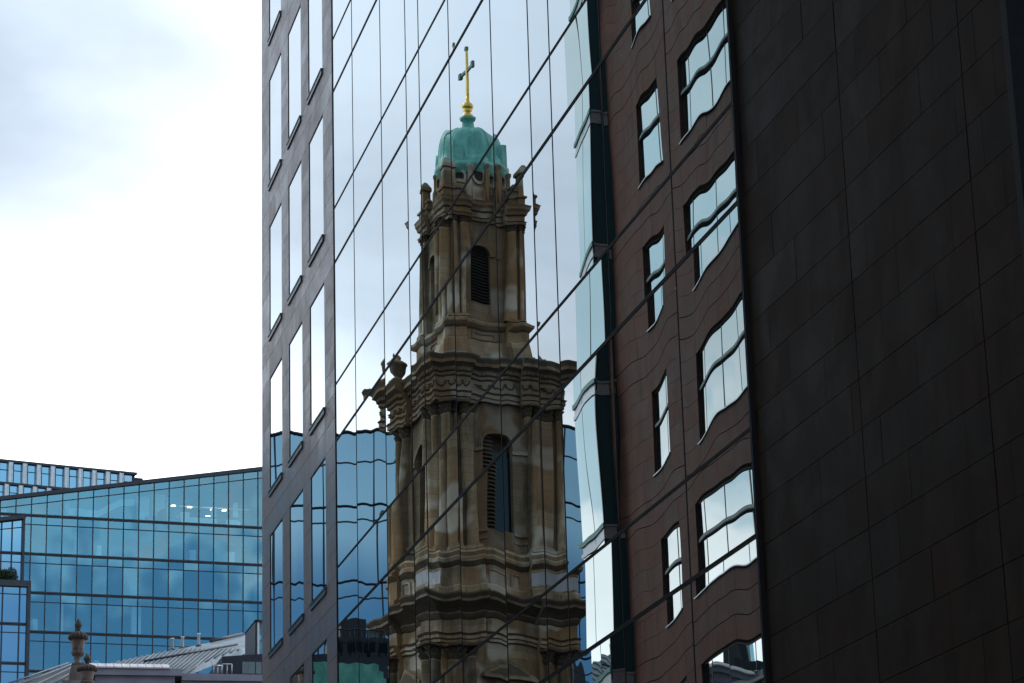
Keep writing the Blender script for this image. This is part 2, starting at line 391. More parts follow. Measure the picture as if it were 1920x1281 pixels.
# --- the mirror glass strip
vy = [54.54, 52.23, 49.17, 46.72, 45.53, 43.0, 39.88, 37.45, 36.22, 33.5, 30.55, 27.95]
hz = []                                       # thick and thin rails
k = -6
while True:
    z = 24.52 + P4 * k
    if z > TOP: break
    hz.append((z, 'thick')); hz.append((z + P4 - 2.78, 'thin')); k += 1
hz = [(0.25, 'thick')] + hz
for z, kd in hz:
    if kd == 'thick':
        thick = MB(); thick.box(-.006, .05, vy[-1] + .052, vy[0], z - .028, z - .006); thick.box(-.006, .05, vy[-1] + .052, vy[0], z + .006, z + .028); thick.box(.000, .04, vy[-1] + .052, vy[0], z - .006, z + .006, .5); thick.build('rail', M['gasket'], OB)
    else:
        thin = MB(); thin.box(-.005, .05, vy[-1] + .052, vy[0], z - .022, z - .004); thin.box(-.005, .05, vy[-1] + .052, vy[0], z + .004, z + .022); thin.box(.000, .04, vy[-1] + .052, vy[0], z - .004, z + .004); thin.build('rail', M['gasket'], OB)
for i, y in enumerate(vy):
    mul = MB()
    if i == 0: mul.box(-.01, .15, y, y + .07, .2, TOP)
    elif i == len(vy) - 1: mul.box(-.03, .15, y + .0, y + .05, .2, TOP); mul.box(-.05, .15, y - .07, y - .025, .2, TOP)
    else: mul.box(-.0025, .05, y - .011, y + .011, .2, TOP)
    mul.build('mullion', M['gasket'], OB)
zs = [z for z, _ in hz] + [TOP]
rest = MB(); cnt = 0
for i in range(len(vy) - 1):
    y1, y0 = vy[i], vy[i + 1]
    for j in range(len(zs) - 1):
        z0, z1 = zs[j], zs[j + 1]
        vis = any(inframe((0, y0 + (y1 - y0) * a / 4, z0 + (z1 - z0) * c / 4)) for a in range(5) for c in range(5))
        q = ((.004, y0, z0), (.004, y0, z1), (.004, y1, z1), (.004, y1, z0))
        if vis and cnt < 100:
            p = MB(); p.quad(*q); hr = random.Random(i * 131 + j * 7 + 5); p.build('glass_pane', M['glass' if i < 7 else 'glass2'], OB, seed=(hr.random(), hr.random(), hr.random())); cnt += 1
        else: rest.quad(*q)
print('panes', cnt)
ro = rest.build('glass_pane', M['glass'], OB, seed='face'); ro['kind'] = 'stuff'
# --- right blank wall of dark granite
b = MB()
R0, R1 = 20.47, 27.87
ex = [R0, 21.56, 24.66, R1]
crs = .5256; z = 13.95 - crs * 26
row = 0
while z < TOP - .05:
    z1 = min(z + crs, TOP); z0 = max(z, .05)
    if z1 > .1:
        for i in range(3):
            a0, a1 = ex[i] + (.009 if i else 0), ex[i + 1] - (.009 if i < 2 else 0)
            if i == 0: cuts = [a0 + .38 * (row % 2) + .32 + .1 * random.random()]
            else:
                o_ = [.22, .95, .55, 1.22][row % 4] + random.uniform(-.05, .05)
                cuts = [a0 + o_ + 1.38 * q for q in range(3)]
            cuts = [a0] + [c for c in cuts if a0 + .15 < c < a1 - .15] + [a1]
            for c in range(len(cuts) - 1):
                dx = random.uniform(-.0015, .0015)
                b.box(dx, .14, cuts[c] + .0025, cuts[c + 1] - .0025, z0 + .0035, z1 - .0035)
    z += crs; row += 1
rw = b.build('wall', M['blackstone'], OB); rw['label'] = 'blank near-black stone cladding right of the mirror glass'
# --- next dark bay at the right edge
b = MB(); b.box(-.10, .15, 20.30, 20.42, 0, TOP); b.box(-.10, .15, 12.0, 12.1, 0, TOP)
for k in range(10): b.box(-.04, .12, 12.1, 20.3, 1.6 + 4.045 * k, 1.72 + 4.045 * k)
b.build('frame', M['gasket'], OB)
b = MB()
for k in range(9): b.quad((.10, 12.1, 1.72 + 4.045 * k), (.10, 12.1, 5.645 + 4.045 * k), (.10, 20.3, 5.645 + 4.045 * k), (.10, 20.3, 1.72 + 4.045 * k))
b.build('dark_glass', M['winglass'], OB)
b = MB(); b.box(-.20, 26.1, 11.9, 65.05, TOP, TOP + .5); b.box(3, 22, 20, 58, TOP + .5, TOP + 3.2); b.build('roof', M['bronze'], OB)
b = MB(); b.box(.15, 26, 64.935, 65.0, 0, TOP, .4); b.build('end_wall', M['granite'], OB)

# ================================================================== BROWN STONE BUILDING OPPOSITE (seen in the glass)
BB = empty('stone_building', (-18, 55, 0), 'brown stone building with deep windows and a glazed bay, seen mirrored in the glass strip', 'building')
FX = -11.5; PB = 4.27; BTOP = 41.2
wins = [(66.55, 68.72, 'n'), (59.3, 65.1, 'w'), (53.4, 55.6, 'n'), (46.0, 51.8, 'w'), (40.2, 42.4, 'n'), (33.0, 38.8, 'w')]
YB0, YB1 = 31.0, 71.90
b = MB(); b.box(-26, FX - .46, YB0, 76.0, 0, BTOP); b.build('building_core', M['dark'], BB)
b = MB()
cuts0 = sorted([YB0, YB1] + [c for w in wins for c in w[:2]])
rc = PB / 7
for k in range(-3, 6):
    sill = 15.35 + PB * k
    for r in range(7):
        z0 = sill + r * rc; z1 = z0 + rc
        if z0 < .3 or z1 > BTOP: continue
        inw = (z0 < sill + 2.25 - .05)
        segs = []
        for i in range(len(cuts0) - 1):
            a, c = cuts0[i], cuts0[i + 1]
            isw = any(abs(a - w[0]) < .01 for w in wins)
            if isw and inw: 
                continue
            segs.append((a, c))
        for (a, c) in segs:
            n = max(1, round((c - a) / 1.25)); off = (.5 if r % 2 and c - a > 2.3 else 0) + random.uniform(-.06, .06)
            cs = [a] + [a + (c - a) * (q + off) / n for q in range(n + 1) if a + .2 < a + (c - a) * (q + off) / n < c - .2] + [c]
            gz = .042 if r in (5, 6) else .012
            for q in range(len(cs) - 1):
                b.box(FX - .15, FX, cs[q] + .005, cs[q + 1] - .005, z0 + gz / 2, z1 - .004)
for w in wins:    # reveals
    for k in range(-3, 6):
        s = 15.35 + PB * k
        if s < 1: continue
        hd = s + 4 * rc
        b.box(FX - .40, FX - .152, w[0] - .10, w[0], s, hd, .2); b.box(FX - .40, FX - .152, w[1], w[1] + .10, s, hd, .2)
        b.box(FX - .40, FX - .152, w[0], w[1], hd, hd + .1, .2)
b.build('wall', M['brown'], BB)
b = MB(); b.box(FX - .44, FX - .16, YB0, YB1, .3, BTOP); 
# backing strips only between windows so the openings stay open
b = MB()
for k in range(-3, 6):
    s = 15.35 + PB * k; hd = s + 4 * rc
    b.box(FX - .45, FX - .17, YB0, YB1, hd + .11, s + PB - .03)
b.build('backing', M['dark'], BB)
def brown_window(w, s):
    y0, y1, kd = w; hd = s + 4 * rc; xr = FX - .125
    f = MB(); t = .05
    f.box(xr - .08, xr + .02, y0, y0 + t, s, hd); f.box(xr - .08, xr + .02, y1 - t, y1, s, hd)
    f.box(xr - .08, xr + .02, y0 + t, y1 - t, hd - t, hd); f.box(xr - .08, xr + .02, y0 + t, y1 - t, s, s + t)
    f.box(xr - .08, xr + .07, y0 + t, y1 - t, s + 1.38, s + 1.48)
    ms = [y1 - .62, y0 + (y1 - y0) * .60, y0 + (y1 - y0) * .33] if kd == 'w' else [y0 + .55]
    for m_ in ms: f.box(xr - .02, xr + .008, m_ - .018, m_ + .018, s + t, hd - t)
    fo = f.build('window', M['bronze'], BB)
    p = MB(); ys = sorted([y0] + ms + [y1])
    for i in range(len(ys) - 1):
        p.quad((xr, ys[i], s), (xr, ys[i + 1], s), (xr, ys[i + 1], s + 1.4), (xr, ys[i], s + 1.4))
        p.quad((xr, ys[i], s + 1.4), (xr, ys[i + 1], s + 1.4), (xr, ys[i + 1], hd), (xr, ys[i], hd))
    po = p.build('pane', M['winglass2'], BB, seed='face'); po.parent = fo
    s_ = MB(); s_.box(xr, FX + .05, y0 - .04, y1 + .04, s - .05, s - .005); so_ = s_.build('sill', M['bronze'], BB); so_.parent = fo
    s2 = MB(); s2.box(FX + .052, FX + .062, y0 - .04, y1 + .04, s - .04, s - .012); s3 = s2.build('drip_edge', M['alu'], BB); s3.parent = fo
    s4 = MB(); s4.box(xr + .07, xr + .08, y0 + .07, y1 - .07, s + 1.40, s + 1.425); s5 = s4.build('transom_edge', M['teal'], BB); s5.parent = fo
for w in wins:
    for k in range(-3, 6):
        s = 15.35 + PB * k
        if s > 1: brown_window(w, s)
# glazed bay at the far end
BX = -11.12; BY0, BY1 = 71.92, 74.60
b = MB(); b.box(FX - .45, BX - .05, BY0 + .05, BY1 - .02, 3, BTOP); b.build('bay_core', M['dark'], BB)
for k in range(-2, 6):
    s = 18.95 + PB * k; hd = s + 3.84
    f = MB(); f.box(FX, BX + .03, BY0 - .03, BY1 + .03, s - .42, s - .30, .5); f.box(FX, BX + .0, BY0, BY1, s - .30, s - .06, .5)
    f.box(FX, BX + .05, BY0 - .05, BY1 + .05, s - .06, s)
    fo = f.build('bay_band', M['alu'], BB)
    gm = MB()
    for (a, c) in ((BY0 + .05, (BY0 + BY1) / 2 - .01), ((BY0 + BY1) / 2 + .01, BY1)):
        gm.quad((BX, a, s), (BX, c, s), (BX, c, hd), (BX, a, hd))
    sg = MB(); sg.quad((FX, BY0, s), (BX, BY0, s), (BX, BY0, hd), (FX, BY0, hd)); sg.build('bay_side_glass', M['sideglass'], BB)
    ed = MB(); ed.box(BX - .01, BX + .06, BY0 - .06, BY1 + .04, s - .09, s + .05); ed.build('bay_sill', M['teal'], BB)
    gm.build('bay_glass', M['winglass2'], BB, seed='face')
b = MB(); b.box(BX - .02, BX + .015, BY0 - .01, BY0 + .05, 3, BTOP); b.box(BX - .02, BX + .006, (BY0 + BY1) / 2 - .012, (BY0 + BY1) / 2 + .012, 3, BTOP); b.box(FX - .1, FX + .02, BY0 - .03, BY0 + .02, 3, BTOP)
b.build('mullion', M['bronze'], BB)
b = MB(); b.box(-26, FX + .2, YB0 - .1, 76.1, BTOP, BTOP + .6); b.build('roof', M['bronze'], BB)

# ================================================================== CHURCH TOWER (seen in the glass)
TANS = {80: .4326, 105: .4267, 122: .4227, 180: .4092, 190: .4069, 205: .4034, 213: .4015, 228: .3981, 250: .393, 296: .3824, 318: .3774, 345: .3712, 372: .3651, 400: .3588, 430: .352, 460: .3453, 560: .323, 600: .3141, 612: .3115, 658: .3014, 690: .2944, 700: .2922, 745: .2825, 775: .276, 800: .2706, 860: .2577, 985: .2312, 1030: .2218, 1050: .2176, 1110: .2051, 1122: .2026, 1150: .1968, 1190: .1886, 1200: .1866, 1240: .1784, 1281: .17}
def zt(y, d):
    ks = sorted(TANS)
    for a, c in zip(ks, ks[1:]):
        if a <= y <= c: return 1.7 + d * (TANS[a] + (TANS[c] - TANS[a]) * (y - a) / (c - a))
TW = empty('church_tower', (-18.0, 116.7, 0), 'baroque stone church tower with green copper dome and gilded cross, mirrored in the glass', 'church tower', rz=math.radians(-10.6))
def plan(h, rec, w):
    base = [(-h, -h), (-w, -h), (-w, -h + rec), (w, -h + rec), (w, -h)]
    out = []
    for q in range(4):
        c, s = math.cos(q * PI / 2), math.sin(q * PI / 2)
        out += [(x * c - y * s, x * s + y * c) for x, y in base]
    return out
def sweep(mb, prof, rec=.25, w=1.2, tone=.0):
    mb.rings([[(x, y, z) for x, y in plan(h, rec, w)] for h, z in prof], True, tone)
def rot4(fn):
    for q in range(4):
        c, s = round(math.cos(q * PI / 2)), round(math.sin(q * PI / 2)); fn(lambda x, y, z: (x * c - y * s, x * s + y * c, z))
def arch_face(mb, T, W_, z0, z1, ow, spring, y, depth, sillz, n=12, tone=0.):
    """wall face of half-width W_ at distance -y with an arched opening of half-width ow"""
    A = [(ow * math.cos(PI - PI * i / n), spring + ow * math.sin(PI * i / n)) for i in range(n + 1)]
    L = [T(-W_, -y, z0), T(-ow, -y, z0), T(-ow, -y, spring), T(-W_, -y, spring)]
    mb.add(L, [(0, 1, 2, 3)], tone)
    mb.add([T(ow, -y, z0), T(W_, -y, z0), T(W_, -y, spring), T(ow, -y, spring)], [(0, 1, 2, 3)], tone)
    mb.add([T(-ow, -y, z0), T(ow, -y, z0), T(ow, -y, sillz), T(-ow, -y, sillz)], [(0, 1, 2, 3)], tone)
    topp = [T(-W_ + 2 * W_ * i / n, -y, z1) for i in range(n + 1)]
    ar = [T(a, -y, c) for a, c in A]
    for i in range(n): mb.add([ar[i], ar[i + 1], topp[i + 1], topp[i]], [(0, 1, 2, 3)], tone)
    mb.add([T(-W_, -y, spring), ar[0], topp[0]], [(0, 1, 2)], tone); mb.add([ar[-1], T(W_, -y, spring), topp[-1]], [(0, 1, 2)], tone)
    prof = [(-ow, sillz)] + A + [(ow, sillz)]
    for i in range(len(prof) - 1):
        (a, c), (d, e) = prof[i], prof[i + 1]
        mb.add([T(a, -y, c), T(a, -y + depth, c), T(d, -y + depth, e), T(d, -y, e)], [(0, 1, 2, 3)], tone)
    # moulded archivolt
    for rr, pr in ((ow + .02, .10), (ow + .20, .05)):
        for i in range(n):
            a0, a1 = PI - PI * i / n, PI - PI * (i + 1) / n
            P_ = []
            for yy in (-y - pr, -y + .02):
                for r_ in (rr, rr + .16):
                    for a in (a0, a1): P_.append(T(r_ * math.cos(a), yy, spring + r_ * math.sin(a)))
            mb.add(P_, [(0, 1, 3, 2), (4, 6, 7, 5), (0, 2, 6, 4), (1, 5, 7, 3), (2, 3, 7, 6), (0, 4, 5, 1)], tone)
def column(mb, x, y, z0, z1, r, tone=0., square=False):
    H = z1 - z0; cap = r * 2.3
    def sq(h0, h1, za, zb): mb.rings([[(x + sx * h, y + sy * h, z) for sx, sy in ((-1, -1), (1, -1), (1, 1), (-1, 1))] for h, z in ((h0, za), (h1, zb))], True, tone)
    sq(r * 1.45, r * 1.45, z0, z0 + r * .5)
    mb.lathe(x, y, [(r * 1.35, z0 + r * .5), (r * 1.4, z0 + r * .65), (r * 1.3, z0 + r * .8), (r * 1.1, z0 + r * .9), (r * 1.2, z0 + r * 1.05), (r * 1.02, z0 + r * 1.2), (r, z0 + H * .33), (r * .86, z1 - cap), (r * .95, z1 - cap + .03), (r * .86, z1 - cap + .06)], 18, tone)
    for lv, (f0, f1, za, zb) in enumerate(((.92, 1.30, 0, .42), (1.0, 1.42, .34, .76), (1.05, 1.6, .66, .92))):
        for q in range(8):
            a = 2 * PI * (q + .5 * lv) / 8; zc = z1 - cap + .06
            zA, zB = zc + (cap - .06) * za, zc + (cap - .06) * zb
            cx_, cy_ = math.cos(a), math.sin(a); wv = r * .36
            tx, ty = -cy_ * wv, cx_ * wv
            i0, o1 = r * .8, r * f1
            mb.add([(x + cx_ * i0 - tx, y + cy_ * i0 - ty, zA), (x + cx_ * i0 + tx, y + cy_ * i0 + ty, zA), (x + cx_ * o1 + tx * .9, y + cy_ * o1 + ty * .9, zB - .04), (x + cx_ * o1 - tx * .9, y + cy_ * o1 - ty * .9, zB - .04),
                    (x + cx_ * (o1 - .08), y + cy_ * (o1 - .08), zB - .12), (x + cx_ * i0, y + cy_ * i0, zB)], [(0, 1, 2, 3), (3, 2, 5), (0, 3, 5), (1, 5, 2), (3, 4, 2)], .75)
    mb.lathe(x, y, [(r * .84, z1 - cap), (r * .95, z1 - r * .3)], 12, .6)
    sq(r * 1.35, r * 1.5, z1 - r * .3, z1)

DM, DB, DD = 116.4, 118.0, 119.2
z = lambda y, d=DM: zt(y, d)
# lower body, pedestal and the lower cornice
b = MB()
sweep(b, [(3.45, 0), (3.45, 6), (3.3, 6.1), (3.3, z(1281) - 1.2)], .3, 1.35)
sweep(b, [(3.15, z(1281) - 1.2), (3.15, z(1205)), (3.28, z(1203)), (3.28, z(1198)), (3.36, z(1196)), (3.36, z(1190)), (3.46, z(1186)), (3.22, z(1184)), (3.22, z(1160))], .3, 1.35)
sweep(b, [(3.22, z(1160)), (3.30, z(1157)), (3.42, z(1150)), (3.42, z(1147)), (3.66, z(1140)), (3.98, z(1133)), (4.06, z(1132)), (4.06, z(1127)), (4.20, z(1120)), (4.22, z(1117)), (3.5, z(1112))], .35, 1.3, .55)
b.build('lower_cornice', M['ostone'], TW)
b = MB()
sweep(b, [(3.42, z(1114)), (3.42, z(1100)), (3.28, z(1096)), (3.28, z(1062)), (3.38, z(1058)), (3.50, z(1053)), (3.52, z(1047)), (3.40, z(1043)), (3.46, z(1036)), (3.36, z(1030)), (3.0, z(1028))], .3, 1.2, 0.)
# panels with dark grilles on the pedestal
def ped(T):
    for cx in (-.55, .55):
        for (a, c, d, e) in ((cx - .28, cx + .28, z(1062) - .9, z(1062) - .80), (cx - .28, cx + .28, z(1062) - .25, z(1062) - .15), (cx - .28, cx - .20, z(1062) - .8, z(1062) - .25), (cx + .20, cx + .28, z(1062) - .8, z(1062) - .25)):
            vs = [T(x, y, zz) for zz in (d, e) for y in (-3.04, -2.97) for x in (a, c)]
            b.add(vs, [(0, 2, 3, 1), (4, 5, 7, 6), (0, 1, 5, 4), (2, 6, 7, 3), (0, 4, 6, 2), (1, 3, 7, 5)], .2)
rot4(ped)
b.build('pedestal', M['ostone'], TW)
# pale repaired stone band
b = MB()
for q in range(4):
    c, s = round(math.cos(q * PI / 2)), round(math.sin(q * PI / 2))
    for (a, d) in ((-3.25, -1.25),):
        vs = [(x * c - y * s, x * s + y * c, zz) for zz in (z(1092), z(1068)) for y in (-3.286, -3.2) for x in (a, d)]
        b.add(vs, [(0, 2, 3, 1), (4, 5, 7, 6), (0, 1, 5, 4), (2, 6, 7, 3), (0, 4, 6, 2), (1, 3, 7, 5)], .8)
b.build('repair_band', M['palestone'], TW)
# main stage: piers, arched openings, columns
b = MB(); zb, ztp = z(1030), z(752)
b.box(-2.0, 2.0, -2.0, 2.0, zb, ztp, .9)  # dark tone stands in for shade inside the arches
def corner(T):
    for (x0, x1, y0, y1) in ((-2.85, -1.35, -2.85, -1.35),):
        vs = [T(x, y, zz) for zz in (zb, ztp) for y in (y0, y1) for x in (x0, x1)]
        b.add(vs, [(0, 2, 3, 1), (4, 5, 7, 6), (0, 1, 5, 4), (2, 6, 7, 3), (0, 4, 6, 2), (1, 3, 7, 5)], .62)  # pier faces darkened in colour, painted shade behind the columns
rot4(corner)
rot4(lambda T: arch_face(b, T, 1.40, zb, ztp, .72, z(835), 2.62, .5, z(990), tone=.50))  # arch wall toned down, niche shade put into the colour
def imp(T):
    for x0, x1 in ((-1.38, -.70), (.70, 1.38)):
        for zz0, zz1, pr in ((z(835) - .14, z(835) + .02, .10), (z(990) - .1, z(990) + .05, .1), (z(1006) - .05, z(1006) + .05, .06)):
            vs = [T(x, y, q) for q in (zz0, zz1) for y in (-2.62 - pr, -2.60) for x in (x0, x1)]
            b.add(vs, [(0, 2, 3, 1), (4, 5, 7, 6), (0, 1, 5, 4), (2, 6, 7, 3), (0, 4, 6, 2), (1, 3, 7, 5)], .3)
rot4(imp)
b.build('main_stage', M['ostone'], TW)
for q in range(4):
    c, s = round(math.cos(q * PI / 2)), round(math.sin(q * PI / 2))
    T = lambda x, y, zz: (x * c - y * s, x * s + y * c, zz)
    lv = MB(); zz = z(988); 
    while zz < z(835) + .62:
        hw = .70 if zz < z(835) else math.sqrt(max(.01, .70 ** 2 - (zz - z(835)) ** 2))
        lv.add([T(.1 if hw > .3 else -hw, -2.40, zz), T(hw, -2.40, zz), T(hw, -2.20, zz + .12), T(.1 if hw > .3 else -hw, -2.20, zz + .12)], [(0, 1, 2, 3)], .85)
        lv.add([T(.1 if hw > .3 else -hw, -2.40, zz - .03), T(hw, -2.40, zz - .03), T(hw, -2.40, zz), T(.1 if hw > .3 else -hw, -2.40, zz)], [(0, 1, 2, 3)], .85); zz += .19
    lv.build('louvre', M['ostone'], TW)
    wg = MB(); wg.add([T(-.70, -2.25, z(988)), T(.1, -2.25, z(988)), T(.1, -2.25, z(835)), T(-.70, -2.25, z(835))], [(0, 1, 2, 3)], .5); wg.build('window', M['winblue'], TW)
    for cx in (-2.55, -1.72, 1.72, 2.55):
        cm = MB(); x, y, _ = T(cx, -2.98, 0); column(cm, x, y, zb, ztp, .29); cm.build('column', M['ostone'], TW)
b = MB()
sweep(b, [(3.25, z(752)), (3.25, z(746)), (3.32, z(745)), (3.32, z(738)), (3.42, z(735)), (3.24, z(733)), (3.24, z(708)), (3.34, z(705)), (3.34, z(700)), (3.44, z(699)), (3.52, z(692)), (3.72, z(687)), (3.76, z(686)), (3.76, z(680)), (3.88, z(673)), (3.90, z(671)), (3.1, z(661))], .32, 1.25, .45)
def dent(T):
    n = 30
    for i in range(n):
        xx = -3.3 + 6.6 * i / (n - 1)
        if abs(abs(xx) - 1.25) < .12: continue
        y = 3.46 if abs(xx) > 1.25 else 3.14
        vs = [T(a, yy, q) for q in (z(699) + .02, z(694)) for yy in (-y - .05, -y + .1) for a in (xx - .07, xx + .07)]
        b.add(vs, [(0, 2, 3, 1), (4, 5, 7, 6), (0, 1, 5, 4), (2, 6, 7, 3), (0, 4, 6, 2), (1, 3, 7, 5)], .6)
    for xx in (-2.9, -2.2, -1.6, -.6, 0, .6, 1.6, 2.2, 2.9):   # carved swags in the frieze
        y = 3.26 if abs(xx) > 1.25 else 2.94
        for q in range(7):
            a = PI * q / 6; cx_, cz_ = xx + .26 * math.cos(a), z(712) - .10 - .20 * math.sin(a)
            rr = .07
            vs = [T(cx_ + sx * rr, -y - dd, cz_ + sz * rr) for sx, dd, sz in ((-1, 0, 0), (1, 0, 0), (0, 0, 1), (0, 0, -1), (0, .12, 0))]
            b.add(vs, [(0, 4, 2), (2, 4, 1), (1, 4, 3), (3, 4, 0)], .5)
rot4(dent)
b.build('main_cornice', M['ostone'], TW)
b = MB(); sweep(b, [(3.1, z(663)), (2.5, z(657)), (2.5, z(651)), (2.2, z(650))], .3, 1.1); b.build('lead_flashing', M['lead'], TW)
# pedestal of the belfry
zB = lambda y: zt(y, DB)
b = MB()
sweep(b, [(2.45, z(655)), (2.30, zB(656) + .35), (2.16, zB(650) + .3), (2.16, zB(620)), (2.26, zB(616)), (2.36, zB(610)), (2.38, zB(605)), (2.2, zB(601)), (2.0, zB(600))], .26, .95)
def bp(T):
    for (a, c, d, e) in ((-.55, .55, zB(650) + .35, zB(650) + .42), (-.55, .55, zB(622) - .1, zB(622)), (-.55, -.45, zB(650) + .42, zB(622) - .1), (.45, .55, zB(650) + .42, zB(622) - .1)):
        vs = [T(x, y, zz) for zz in (d, e) for y in (-1.96, -1.88) for x in (a, c)]
        b.add(vs, [(0, 2, 3, 1), (4, 5, 7, 6), (0, 1, 5, 4), (2, 6, 7, 3), (0, 4, 6, 2), (1, 3, 7, 5)], .4)
rot4(bp)
b.build('belfry_pedestal', M['ostone'], TW)
b = MB(); zb2, zt2 = zB(600), zB(412)
b.box(-1.3, 1.3, -1.3, 1.3, zb2, zt2, .9)  # belfry core toned dark, shade of the openings painted in
def corner2(T):
    vs = [T(x, y, zz) for zz in (zb2, zt2) for y in (-1.86, -.92) for x in (-1.86, -.92)]
    b.add(vs, [(0, 2, 3, 1), (4, 5, 7, 6), (0, 1, 5, 4), (2, 6, 7, 3), (0, 4, 6, 2), (1, 3, 7, 5)], .62)  # shade behind the belfry columns put into the tone
rot4(corner2)
rot4(lambda T: arch_face(b, T, .95, zb2, zt2, .46, zB(476), 1.70, .4, zB(565), tone=.50))  # recess shade of the belfry arches painted by tone
b.build('belfry_stage', M['ostone'], TW)
for q in range(4):
    c, s = round(math.cos(q * PI / 2)), round(math.sin(q * PI / 2))
    T = lambda x, y, zz: (x * c - y * s, x * s + y * c, zz)
    lv = MB(); zz = zB(563)
    while zz < zB(476) + .42:
        hw = .45 if zz < zB(476) else math.sqrt(max(.004, .45 ** 2 - (zz - zB(476)) ** 2))
        lv.add([T(-hw, -1.55, zz), T(hw, -1.55, zz), T(hw, -1.38, zz + .10), T(-hw, -1.38, zz + .10)], [(0, 1, 2, 3)], .5)
        lv.add([T(-hw, -1.55, zz - .03), T(hw, -1.55, zz - .03), T(hw, -1.55, zz), T(-hw, -1.55, zz)], [(0, 1, 2, 3)], .5); zz += .15
    lv.build('louvre', M['louvre'], TW)
    for cx in (-1.62, -1.08, 1.08, 1.62):
        cm = MB(); x, y, _ = T(cx, -1.98, 0); column(cm, x, y, zb2, zt2, .18); cm.build('column', M['ostone'], TW)
b = MB()
sweep(b, [(2.12, zB(413)), (2.12, zB(408)), (2.18, zB(407)), (2.05, zB(405)), (2.05, zB(396)), (2.16, zB(394)), (2.20, zB(389)), (2.28, zB(384)), (2.30, zB(380)), (2.34, zB(376)), (1.8, zB(371))], .3, .80, .35)
b.build('belfry_cornice', M['ostone'], TW)
# corner finials of the belfry
for sx, sy in ((-1, -1), (1, -1), (1, 1), (-1, 1)):
    f = MB(); zb_ = zB(374)
    for (dx, dy, hh, r_) in ((0, 0, 1.95, .34), (-.48 * sx, 0, 1.0, .22), (0, -.48 * sy, 1.0, .22)):
        X, Y = 1.74 * sx + dx, 1.74 * sy + dy
        f.rings([[(X + a * h, Y + c * h, zz) for a, c in ((-1, -1), (1, -1), (1, 1), (-1, 1))] for h, zz in ((r_, zb_), (r_ * 1.05, zb_ + .32), (r_ * 1.3, zb_ + .36), (r_ * 1.3, zb_ + .45), (r_ * .85, zb_ + .5), (r_ * .72, zb_ + hh * .72), (r_ * .95, zb_ + hh * .76), (r_ * .9, zb_ + hh * .84), (r_ * .25, zb_ + hh))], True, .3)
    f.build('finial', M['ostone'], TW)
# drum with round windows
zD = lambda y: zt(y, DD)
b = MB()
b.lathe(0, 0, [(1.75, zB(374)), (1.75, zD(366)), (1.62, zD(363)), (1.56, zD(360)), (1.50, zD(322)), (1.58, zD(321)), (1.62, zD(318)), (1.45, zD(316))], 8, .15, False, PI / 8)
for q in range(8):
    a = q * PI / 4 + 0; r0 = 1.53 * math.cos(PI / 8)
    n = Vector((math.cos(a), math.sin(a), 0)); t = Vector((-n.y, n.x, 0)); c0 = n * (r0 + .02); zc = (zD(362) + zD(320)) / 2 + .05
    for i in range(14):
        a0, a1 = 2 * PI * i / 14, 2 * PI * (i + 1) / 14
        vs = []
        for pr in (0, .12):
            for rr in (.26, .40):
                for aa in (a0, a1): vs.append(tuple(c0 + n * pr + t * rr * math.cos(aa) + Vector((0, 0, zc + rr * 1.15 * math.sin(aa)))))
        b.add(vs, [(4, 5, 7, 6), (2, 6, 7, 3), (0, 1, 5, 4), (0, 4, 6, 2), (1, 3, 7, 5)], .1)
    # scrolled brackets at the angles
    a = a + PI / 8; X, Y = math.cos(a) * 1.62, math.sin(a) * 1.62
    b.lathe(X, Y, [(.22, zB(374)), (.22, zD(352)), (.12, zD(345)), (.13, zD(326)), (.20, zD(321)), (.20, zD(318))], 8, .2, True)
b.build('drum', M['ostone'], TW)
for q in range(8):
    a = q * PI / 4; n = Vector((math.cos(a), math.sin(a), 0)); t = Vector((-n.y, n.x, 0)); c0 = n * (1.53 * math.cos(PI / 8) + .035); zc = (zD(362) + zD(320)) / 2 + .05
    o_ = MB(); o_.add([tuple(c0 + t * .27 * math.cos(2 * PI * i / 14) + Vector((0, 0, zc + .31 * math.sin(2 * PI * i / 14)))) for i in range(14)], [tuple(range(14))], .5); o_.build('round_window', M['louvre'], TW)
# copper dome
b = MB()
b.lathe(0, 0, [(1.56, zD(332)), (1.66, zD(331)), (1.68, zD(322)), (1.80, zD(318)), (1.82, zD(312)), (1.70, zD(309)), (1.72, zD(305)), (1.62, zD(300)), (1.55, zD(295)), (1.52, zD(285)), (1.50, zD(272)), (1.42, zD(260)), (1.27, zD(249)), (1.02, zD(240)), (.70, zD(233)), (.30, zD(229))], 40, .3)
b.v = [(x * .94, y * .94, zz) for x, y, zz in b.v]; dome = b.build('dome', M['copper'], TW)
for q in range(8):
    a = q * PI / 4 + PI / 8; r_ = MB(); n = Vector((math.cos(a), math.sin(a), 0)); t = Vector((-n.y, n.x, 0))
    pr = [(1.70, zD(304)), (1.56, zD(295)), (1.53, zD(285)), (1.51, zD(272)), (1.43, zD(260)), (1.28, zD(249)), (1.03, zD(239.7)), (.70, zD(232.5))]
    r_.rings([[tuple(n * (r * .94 + dr) + t * w_ + Vector((0, 0, zz))) for dr, w_ in ((-.1, -.035), (.02, -.025), (.02, .025), (-.1, .035))] for r, zz in pr], True, .3)
    ro_ = r_.build('rib', M['copper'], TW); ro_.parent = dome
